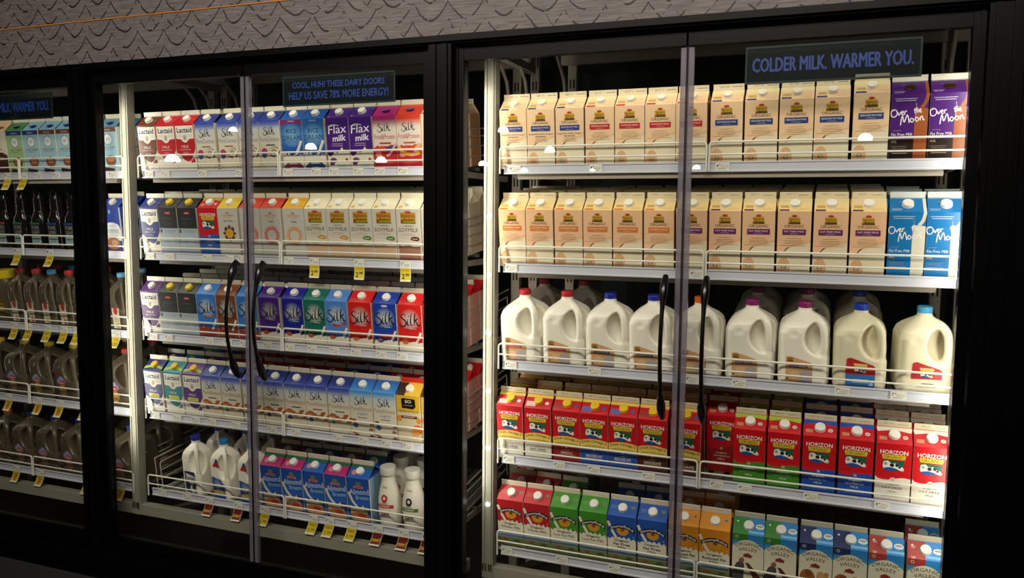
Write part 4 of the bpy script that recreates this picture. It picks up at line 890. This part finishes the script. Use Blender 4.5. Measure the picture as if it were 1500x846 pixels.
# ------------------------------------------------------------------ shelves with rails, front fences, side fences
def arc_pts(c, r, a0, a1, ax='xz', n=4):
    return [(c[0] + r * math.cos(R_(a0 + (a1 - a0) * i / n)), c[1], c[2] + r * math.sin(R_(a0 + (a1 - a0) * i / n))) for i in range(n + 1)]
SHX = {'right': (0, 1.36, .672), 'middle': (0, 1.36, .677), 'left': (.18, 1.475, .895)}
for sec, ox in SEC.items():
    x0, x1, xm = SHX[sec]
    for k in range(5):
        z = ZK[k]
        s = thing('cooler_shelf', 'grey wire-fronted shelf, %s of the %s case' % (SHN[k], sec), 'shelf', (ox, 0, z), group='shelves of the milk cooler')
        g = Geo(); g.prism([(0, 0), (0, -.004), (.0035, -.0055), (.0035, -.0255), (0, -.027), (0, -.031), (.009, -.031), (.009, 0)], x0, x1); g.obj('price_rail', M_RAIL, s)
        g = Geo(); n = 27; sl = (x1 - x0 - .01) / n
        for i in range(n):
            a0 = x0 + .005 + i * sl; a1 = a0 + sl * .66
            y0, y1 = .0105, .62
            zz = lambda y: (y - .012) / cT * sT - DROP[k] - .0006
            g.add([(a0, y0, zz(y0)), (a1, y0, zz(y0)), (a1, y1, zz(y1)), (a0, y1, zz(y1)), (a0, y0, zz(y0) - .008), (a1, y0, zz(y0) - .008), (a1, y1, zz(y1) - .008), (a0, y1, zz(y1) - .008)],
                  [(0, 1, 2, 3), (7, 6, 5, 4), (4, 5, 1, 0), (5, 6, 2, 1), (6, 7, 3, 2), (7, 4, 0, 3)])
        for y in (.10, .30, .50): g.box(x0 + .005, x1 - .005, y, y + .015, zz(y) - .022, zz(y) - .0085)
        g.obj('shelf_deck', M_DECK, s)
        g = Geo(); yb_ = .0125 if k == 0 else .035; g.box(x0 + .045, x1 - .045, yb_, yb_ + .02, -.048, -.016); g.box(x0 + .012, x0 + .022, .02, .62, -.03, -.008 + .0); g.box(x1 - .022, x1 - .012, .02, .62, -.03, -.008); g.obj('shelf_beam', M_RACKD, s)
    # fences
        for j, (a, b) in enumerate(((x0 - .010, xm - .004), (xm + .004, x1 + .012))):
            f = thing('wire_fence', 'white wire product fence along the %s half of the %s, %s case' % ('left' if j == 0 else 'right', SHN[k], sec), 'wire fence', (ox, -.0085, z), group='wire fences on the shelf fronts')
            r = .0032; tp = .058; R0 = .012; yb = 0.0
            L = [(a, yb, -.030), (a, yb, tp - R0)] + arc_pts((a + R0, yb, tp - R0), R0, 180, 90)[1:] + [(b - R0, yb, tp)] + arc_pts((b - R0, yb, tp - R0), R0, 90, 0)[1:] + [(b, yb, -.030)]
            g = Geo(); g.tube(L, r); g.obj('fence_frame', M_WIRE, f, True)
            g = Geo(); g.tube([(a, yb, .021), (b, yb, .021)], .0028); g.obj('lower_wire', M_WIRE, f, True)
    # side fences
        for sd, xs_ in (('left', x0 - .006), ('right', x1 + .006)):
            if sec == 'left' and sd == 'left': continue
            f = thing('side_fence', 'grey wire guard on the %s side of the %s, %s case' % (sd, SHN[k], sec), 'wire fence', (ox + xs_, .012, z - DROP[k]), (TILT, 0, 0), group='wire guards on the shelf sides')
            g = Geo(); g.tube([(0, .055, .0), (0, .055, .100), (0, .062, .108), (0, .58, .108), (0, .59, .0)], .003, 6)
            for h in (.035, .072): g.tube([(0, .055, h), (0, .588, h)], .0024, 6)
            g.tube([(0, .03, .0), (0, .03, .136), (0, .60, .136)], .003, 6); g.obj('guard_wires', M_RACKD, f, True)

# ------------------------------------------------------------------ price tags
def fprice(k): return {'right': ['4.19', '4.19', '6.99', '4.79', '4.49'], 'middle': ['3.99', '2.99', '3.49', '3.99', '3.79'], 'left': ['4.99', '1.99', '3.29', '2.99', '2.99']}[k]
TAGM = {}
def tag_mesh(pr):
    if pr in TAGM: return TAGM[pr]
    g = Geo(); g.box(-.021, .021, -.0006, .0006, -.0115, .0115, 'efece2'); a = Art(g, lambda x, z, o: (x / 1000, -.0006 - o, z / 1000))
    a.text(pr.split('.')[0], -15, 3, 5.5, 9.5, '1c1c1c', .02); a.text(pr.split('.')[1], -8.5, 5.4, 6, 4.6, '1c1c1c', .02); a.lines(7, 3.5, 22, 1, 3, 'b08a6a', 1.4); a.lines(6, -1.5, 24, 1, 3, '4a4a4a', 1.4); a.lines(-1, -7, 32, 1, 3, '5a5a5a', 1.6)
    TAGM[pr] = g.mesh('price_tag', M_LABEL); return TAGM[pr]
FLM = {}
def flag_mesh(kind, pr):
    if (kind, pr) in FLM: return FLM[(kind, pr)]
    g = Geo(); g.box(-.021, .021, -.0006, .0006, -.0135, .0115, 'e9e6dc'); a = Art(g, lambda x, z, o: (x / 1000, -.0006 - o, z / 1000))
    a.text(pr.split('.')[0], -15, 3, 5.5, 9, '1c1c1c', .02); a.text(pr.split('.')[1], -8.5, 5.2, 6, 4.4, '1c1c1c', .02); a.lines(6, -1.5, 24, 2, 4, '6a6a6a', 1.4)
    c = {'y': 'dcc428', 'm': '7a1c1a', 's': 'd8bc30'}[kind]; sk = -.006 if kind == 'y' and pr == '2.99' else .012
    lo = lambda z: (-z - 13.5) / 1000
    def P(x, z): t = max(0, -z - 13.5) / 46; return (x / 1000 - (sk * t), -.0006 - .012 * t * t, z / 1000)
    zs = [-13.5 - 46.5 * i / 8 for i in range(9)]; qd = [(2 * i, 2 * i + 1, 2 * i + 3, 2 * i + 2) for i in range(8)]
    g.add([P(x_, z_) for z_ in zs for x_ in (-21, 21)], qd, 'e6dfc8')
    g.add([(P(x_, z_)[0], P(x_, z_)[1] + .001, P(x_, z_)[2]) for z_ in zs for x_ in (-21, 21)], qd, 'e6dfc8')
    b = Art(g, lambda x, z, o: (lambda p: (p[0], p[1] - o - .0002, p[2]))(P(x, z)))
    b.put([(x_, z_) for z_ in zs for x_ in (-19.5, 19.5)][:-2], qd[:-1], c)
    b.n += 10
    if kind == 'm': b.text('new!', 0, -38, 34, 16, 'd8b040', .03, shear=.15)
    elif kind == 's': b.ell(0, -38, 10, 14, 'b8703a'); b.text('SALE', 0, -22, 26, 7, '5a3a1a', .02)
    elif pr == '2.99': b.text('LOW PRICE', 0, -21, 34, 5, 'a8641c', .02); b.text('2', -9, -42, 11, 18, '1c1c14', .03); b.text('99', 7, -37, 15, 11, '1c1c14', .03)
    else: b.text('SALE', 0, -24, 28, 9, 'a84c1c', .03); b.text(pr, 0, -44, 32, 12, '8a5a1a', .02)
    FLM[(kind, pr)] = g.mesh('shelf_flag', M_LABEL); return FLM[(kind, pr)]
TAGS = {('right', 0): [.04, .318, .715], ('right', 1): [.03, .647], ('right', 2): [.031, .327, .643, .786, 1.08, 1.23], ('right', 3): [.026, .209, .33, .513, .728, .813, 1.006, 1.202], ('right', 4): [.023, .224, .406],
        ('middle', 0): [.038, .121, .309, .49, .71, .834, .911, 1.014, 1.102, 1.196, 1.30], ('middle', 1): [.03, .133, .322, .432, .492, .709, (.822, 'y'), (1.015, 'y'), (1.205, 'y')],
        ('middle', 2): [.035, .114, .323, .413, .493, .603, .707, .806, .905, .998, 1.103, 1.19], ('middle', 3): [.032, .146, .242, .325, .445, .618, .728, .916, 1.027, 1.124, 1.211],
        ('middle', 4): [.057, .188, (.303, 'm'), (.449, 'm'), (.579, 'y'), (.803, 'y'), (.876, 'y'), (.975, 'y'), (1.087, 'm'), (1.196, 'm'), (1.29, 'm')],
        ('left', 0): [(.814, 'y'), (.91, 'y'), .996, 1.101, 1.204, 1.417], ('left', 1): [(.852, 'y'), (1.05, 'y'), 1.206], ('left', 2): [(.814, 'y'), (.901, 'y'), (1.015, 'y'), (1.112, 'y'), (1.19, 'y'), (1.413, 'y')],
        ('left', 3): [(.757, 's'), (.941, 's'), (1.07, 's'), (1.215, 's')], ('left', 4): [(.784, 's'), (.934, 's'), (1.214, 's'), (1.41, 's')]}
for (sec, k), L in TAGS.items():
    pr0 = fprice(sec)[k]
    for i, e in enumerate(L):
        x, kd = e if isinstance(e, tuple) else (e, '')
        pr = pr0
        if sec == 'right' and k == 2 and i >= 4: pr = '7.99'
        if sec == 'right' and k == 3 and i >= 4: pr = '4.49'
        if sec == 'middle' and k == 1 and i == 2: pr = '4.79'
        loc = (SEC[sec] + x, .0008, ZK[k] - .0155)
        if kd:
            if sec == 'left' and kd == 'y': pr = '2/5' if False else pr
            o = link('shelf_flag', flag_mesh(kd, pr if not (sec == 'left' and k == 3) else '2.79')); w = {'y': 'yellow hanging price flag', 's': 'yellow picture flag', 'm': 'maroon new-item flag'}[kd]
            o.location = (loc[0], -.0012, loc[2]); tag(o, '%s, %s tag from left on the %s rail, %s case' % (w, ORD[i + 1], SHN[k], sec), 'price tag', 'hanging flags on the rails')
        else:
            o = link('price_tag', tag_mesh(pr)); o.location = loc
            tag(o, 'white %s price tag, %s from left on %s rail, %s case' % (pr, ORD[i + 1], SHN[k], sec), 'price tag', 'white price tags on the rails')

# ------------------------------------------------------------------ racks behind the doors
for sec, ox in SEC.items():
    rk = thing('storage_rack', 'white steel rack holding the shelves of the %s case' % sec, 'rack', (ox, 0, 0.0), group='racks in the cooler')
    px0 = -.068 if sec == 'right' else -.100
    g = Geo(); g.box(px0, px0 + .040, -.008, .03, .150, 1.955); g.box(px0 + .004, px0 + .010, -.0115, -.0075, .2, 1.955); g.box(px0 + .022, px0 + .034, -.0115, -.0075, .2, 1.955); fp = g.obj('front_post', M_RACK, rk)
    g = Geo()
    for dx in (.003, .013, .025, .033): g.box(px0 + dx, px0 + dx + .004, -.0125, -.0112, .178, .203)
    g.obj('post_slot', M_GASK, fp)
    g = Geo(); g.box(px0 + .0405, 1.578 + px0 - (.032 if sec == 'middle' else 0), -.006, .034, .150, .192); g.obj('bottom_beam', M_RACK, rk)
    for x in (.022, 1.362, 1.440):
        g = Geo(); g.box(x, x + .036, .632, .66, -.12, 2.10); bp_ = g.obj('back_post', M_RACKD, rk)
        g = Geo()
        for i in range(14):
            for dx in (.008, .022): g.box(x + dx, x + dx + .006, .6305, .6318, 1.93 - i * .13, 1.965 - i * .13)
        g.obj('post_slot', M_GASK, bp_)
    g = Geo(); g.box(.0, 1.475, .605, .63, 2.02, 2.06); g.obj('top_beam', M_RACKD, rk)
    g = Geo(); g.box(px0 + .042, 1.475, .012, .045, 2.055, 2.085); g.obj('top_beam', M_RACKD, rk)
    for x in (.04, 1.38, 1.458):
        g = Geo(); g.tube([(x, .60, 1.72), (x, .52, 1.95), (x, .40, 2.05)], .007, 6); g.obj('corner_brace', M_RACKD, rk)
    g = Geo(); g.add([(.02, .034, .16), (.06, .034, .16), (.30, .60, .16), (.26, .60, .16), (.02, .034, .175), (.06, .034, .175), (.30, .60, .175), (.26, .60, .175)], [(3, 2, 1, 0), (4, 5, 6, 7), (0, 1, 5, 4), (1, 2, 6, 5), (2, 3, 7, 6), (3, 0, 4, 7)]); g.obj('floor_brace', M_RACKD, rk)
    g = Geo(); g.box(1.443, 1.473, .05, .60, 1.99, 2.0195); g.obj('side_rail', M_RACKD, rk)
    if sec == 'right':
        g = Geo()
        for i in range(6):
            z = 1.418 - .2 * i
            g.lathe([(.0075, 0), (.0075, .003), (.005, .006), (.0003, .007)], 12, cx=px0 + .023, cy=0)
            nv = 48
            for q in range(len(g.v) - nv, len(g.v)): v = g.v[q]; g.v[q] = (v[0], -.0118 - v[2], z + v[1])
        g.obj('post_glint', mat('post_glint', 'ffffff', .4, emit='fff6e6', es=6), rk)  # glowing discs added to imitate bright reflections on the post

# ------------------------------------------------------------------ cooler front: frame, doors, signs
YF, YB = -.165, -.075
fr = thing('cooler_front_frame', 'long black metal frame around the glass cooler doors', 'cooler frame', (0, 0, 0))
g = Geo(); g.box(-4.6, 2.3, YF, YB, 1.962, 1.990); g.box(-4.6, 2.3, YF - .012, YF, 1.968, 1.978); g.obj('header', M_BLACK, fr)
g = Geo(); g.box(-4.6, 2.3, YF, YB, -.10, .055); g.box(-4.6, 2.3, YF - .02, YF - .0005, .02, .045); g.box(-4.6, 2.3, YF - .03, YF - .0005, -.10, -.04); g.obj('base_panel', M_BLACK, fr)
for i in (-2, -1, 0, 1):
    g = Geo(); x = i * PITCH
    g.box(x - .198, x - .117, YF, YB, .055, 1.962); g.box(x - .185, x - .170, YF - .006, YF, .055, 1.962); g.box(x - .145, x - .130, YF - .006, YF, .055, 1.962); g.obj('mullion', M_BLACK, fr)
g = Geo(); g.box(1.4625, 2.3, YF, YB, .055, 1.962); g.obj('end_panel', M_BLACK, fr)
g = Geo(); g.box(-4.6, 2.3, YF - .045, YF - .031, -.165, -.055); g.obj('bumper_strip', M_KICK, fr)
def door(ox, a, b, hinge, handle_x, sec, side):
    d = thing('glass_door', 'clear glass swing door, %s door of the %s case' % (side, sec), 'door', (ox, -.12, 0), group='glass doors of the cooler')
    sa = hinge == 'left'
    g0, g1 = (a + .03, b - .0165) if sa else (a + .0165, b - .03)
    g = Geo(); g.box(g0, g1, -.003, .003, .105, 1.912); g.obj('glass_pane', M_GLASS, d)
    g = Geo()
    if sa: g.box(a, a + .0295, -.018, .02, .06, 1.957); g.box(a + .006, a + .012, -.022, -.018, .06, 1.957)
    else: g.box(b - .0295, b, -.018, .02, .06, 1.957); g.box(b - .012, b - .006, -.022, -.018, .06, 1.957)
    g.obj('hinge_stile', M_BLACK, d)
    h0, h1 = (a + .03, b) if sa else (a, b - .03)
    g = Geo(); g.box(h0, h1, -.016, .016, 1.9125, 1.957); g.obj('top_rail', M_BLACK, d)
    g = Geo(); g.box(h0, h1, -.016, .016, .06, .1045); g.obj('bottom_rail', M_BLACK, d)
    e0, e1 = (b - .016, b - .001) if sa else (a + .001, a + .016)
    g = Geo(); g.box(e0, e1, -.007, .007, .105, 1.912); es_ = g.obj('edge_strip', M_STRIP, d)
    q0, q1 = (e1, e1 + .003) if sa else (e0 - .003, e0)
    g = Geo(); g.box(q0 + .0002, q1 - .0002, -.007, .007, .105, 1.912); g.obj('edge_gasket', M_GASK, es_)
    g = Geo(); Z0, Z1 = .815, 1.245; pts = []; rad = []
    for i in range(29):
        t = i / 28; z = Z0 + (Z1 - Z0) * t; y = -.016 - .062 * math.sin(math.pi * t) ** .75; pts.append((handle_x, y, z)); e = min(t, 1 - t)
        rad.append(.0072 + (.0085 * math.exp(-((e - .09) / .075) ** 2)))
    g.tube(pts, rad, 12, flat=.9)
    hh = g.obj('handle', M_HAND, d, True)
    for z in (Z0 + .01, Z1 - .01):
        g = Geo(); g.tube([(handle_x, -.024, z), (handle_x, -.0035, z)], .007, 10); g.obj('handle_mount', M_HAND, hh, True)
for sec, ox in SEC.items():
    door(ox, -.115, .6195, 'left', .577, sec, 'left'); door(ox, .6255, 1.378, 'right', .697, sec, 'right')
    txt = ['COOL, HUH? THESE DAIRY DOORS', 'HELP US SAVE 78% MORE ENERGY!'] if sec == 'middle' else ['COLDER MILK. WARMER YOU.']
    if sec == 'left': txt = ['COLDER MILK. WARMER YOU.']
    sg = thing('door_sign', 'dark translucent sign film with blue capitals %s on right door, %s case' % ('in two lines' if sec == 'middle' else 'in one line', sec), 'sign', (ox + 1.010 - (.005 if sec == 'middle' else 0), -.1135, 1.848))
    g = Geo(); g.box(-.226, .226, -.001, .001, -.052, .052); sf = g.obj('sign_film', M_FILM, sg)
    g = Geo()
    for x0_, x1_, z0_, z1_ in ((-.226, .226, .046, .052), (-.226, .226, -.052, -.046), (-.226, -.221, -.046, .046), (.221, .226, -.046, .046)): g.box(x0_, x1_, -.0025, -.0012, z0_, z1_)
    g.obj('sign_border', mat('sign_border', '132426', .6), sg)
    g = Geo(); a = Art(g, lambda x, z, o: (x / 1000, -.0016 - o, z / 1000))
    for bx, bz in ((-1.3, 0), (1.3, 0), (0, 1.1), (0, -1.1)):
        if len(txt) == 1: a.text(txt[0], bx, bz, 412, 38, '4a7cff')
        else: a.text(txt[0], bx * .6, 19 + bz * .6, 370, 24, '4a7cff'); a.text(txt[1], bx * .6, -16 + bz * .6, 400, 26, '4a7cff')
    g.obj('sign_letters', M_SIGNB, sf)

# ------------------------------------------------------------------ setting
def struct(name, m, boxes):
    g = Geo()
    for b in boxes: g.box(*b)
    o = g.obj(name, m); tag(o, kind='structure'); return o
struct('wall_fascia', M_FASC, [(-4.6, 2.3, -.165, -.07, 1.9905, 3.3)])
o = thing('trim_strip', 'thin orange trim line across the scalloped fascia panel', 'trim', (0, 0, 0))
g = Geo(); g.box(-4.6, 2.3, -.168, -.1655, 2.1465, 2.1505); g.obj('orange_line', mat('orange_trim', 'b8752a', .5), o)
struct('wall_back', M_WALL, [(-4.6, 2.3, 1.30, 1.36, -.15, 2.1295)])
struct('ceiling', M_WALL, [(-4.6, 2.3, -.06, 1.299, 2.0995, 2.1295)])
struct('wall_right', M_WALL, [(1.66, 1.72, -.07, 1.29, -.119, 2.099)])
struct('floor', M_FLOOR, [(-9, 6, -9, 1.4, -.21, -.15)])
struct('trim_1', M_WALL, [(-4.6, 1.65, -.07, 1.29, -.149, -.12)])
# lower part of fascia that sits directly on the frame
# ------------------------------------------------------------------ store pendants mirrored in the glass
M_LAMP = mat('lit_shade', 'ffffff', .5, emit='fff4e2', es=30)
def pendant(x, y, z, sc, label):
    t = thing('pendant_lamp', label, 'lamp', (x, y, z), group='pendant lamps hanging in the store')
    g = Geo(); R0 = .062 * sc
    g.lathe([(R0 * math.cos(R_(a_)) + (.008 if a_ > 80 else 0), R0 * 1.05 * math.sin(R_(a_))) for a_ in range(0, 91, 10)], 24); g.obj('lamp_shade', M_LAMP, t, True)
    g = Geo(); g.tube([(0, 0, .067 * sc), (0, 0, 3.55 - z)], .003, 6); g.obj('lamp_cord', M_BLACK, t)
for i, (x, z, sc, d) in enumerate([(-2.52, 2.38, 1.0, 'large dome pendant'), (-2.77, 2.0, .9, 'low dome pendant'), (-2.26, 1.92, .75, 'low small pendant'), (-1.45, 1.92, .45, 'tiny pendant'), (-1.95, 2.14, 1.0, 'mid dome pendant'), (1.32, 2.19, 1.1, 'right end dome pendant'),
        (-5.15, 2.24, 1.2, 'far left dome pendant'), (-4.13, 2.06, 1.1, 'left dome pendant'), (-.31, 1.93, .7, 'small pendant'), (-7.4, 2.12, 1.6, 'farthest left wide pendant'), (-6.36, 2.50, .9, 'high left pendant')]):
    pendant(x, -6.5, z, sc, '%s with white glowing shade hanging in the store aisle' % d)
struct('ceiling_store', M_WALL, [(-9, 4, -7.5, -5.5, 3.551, 3.6)])
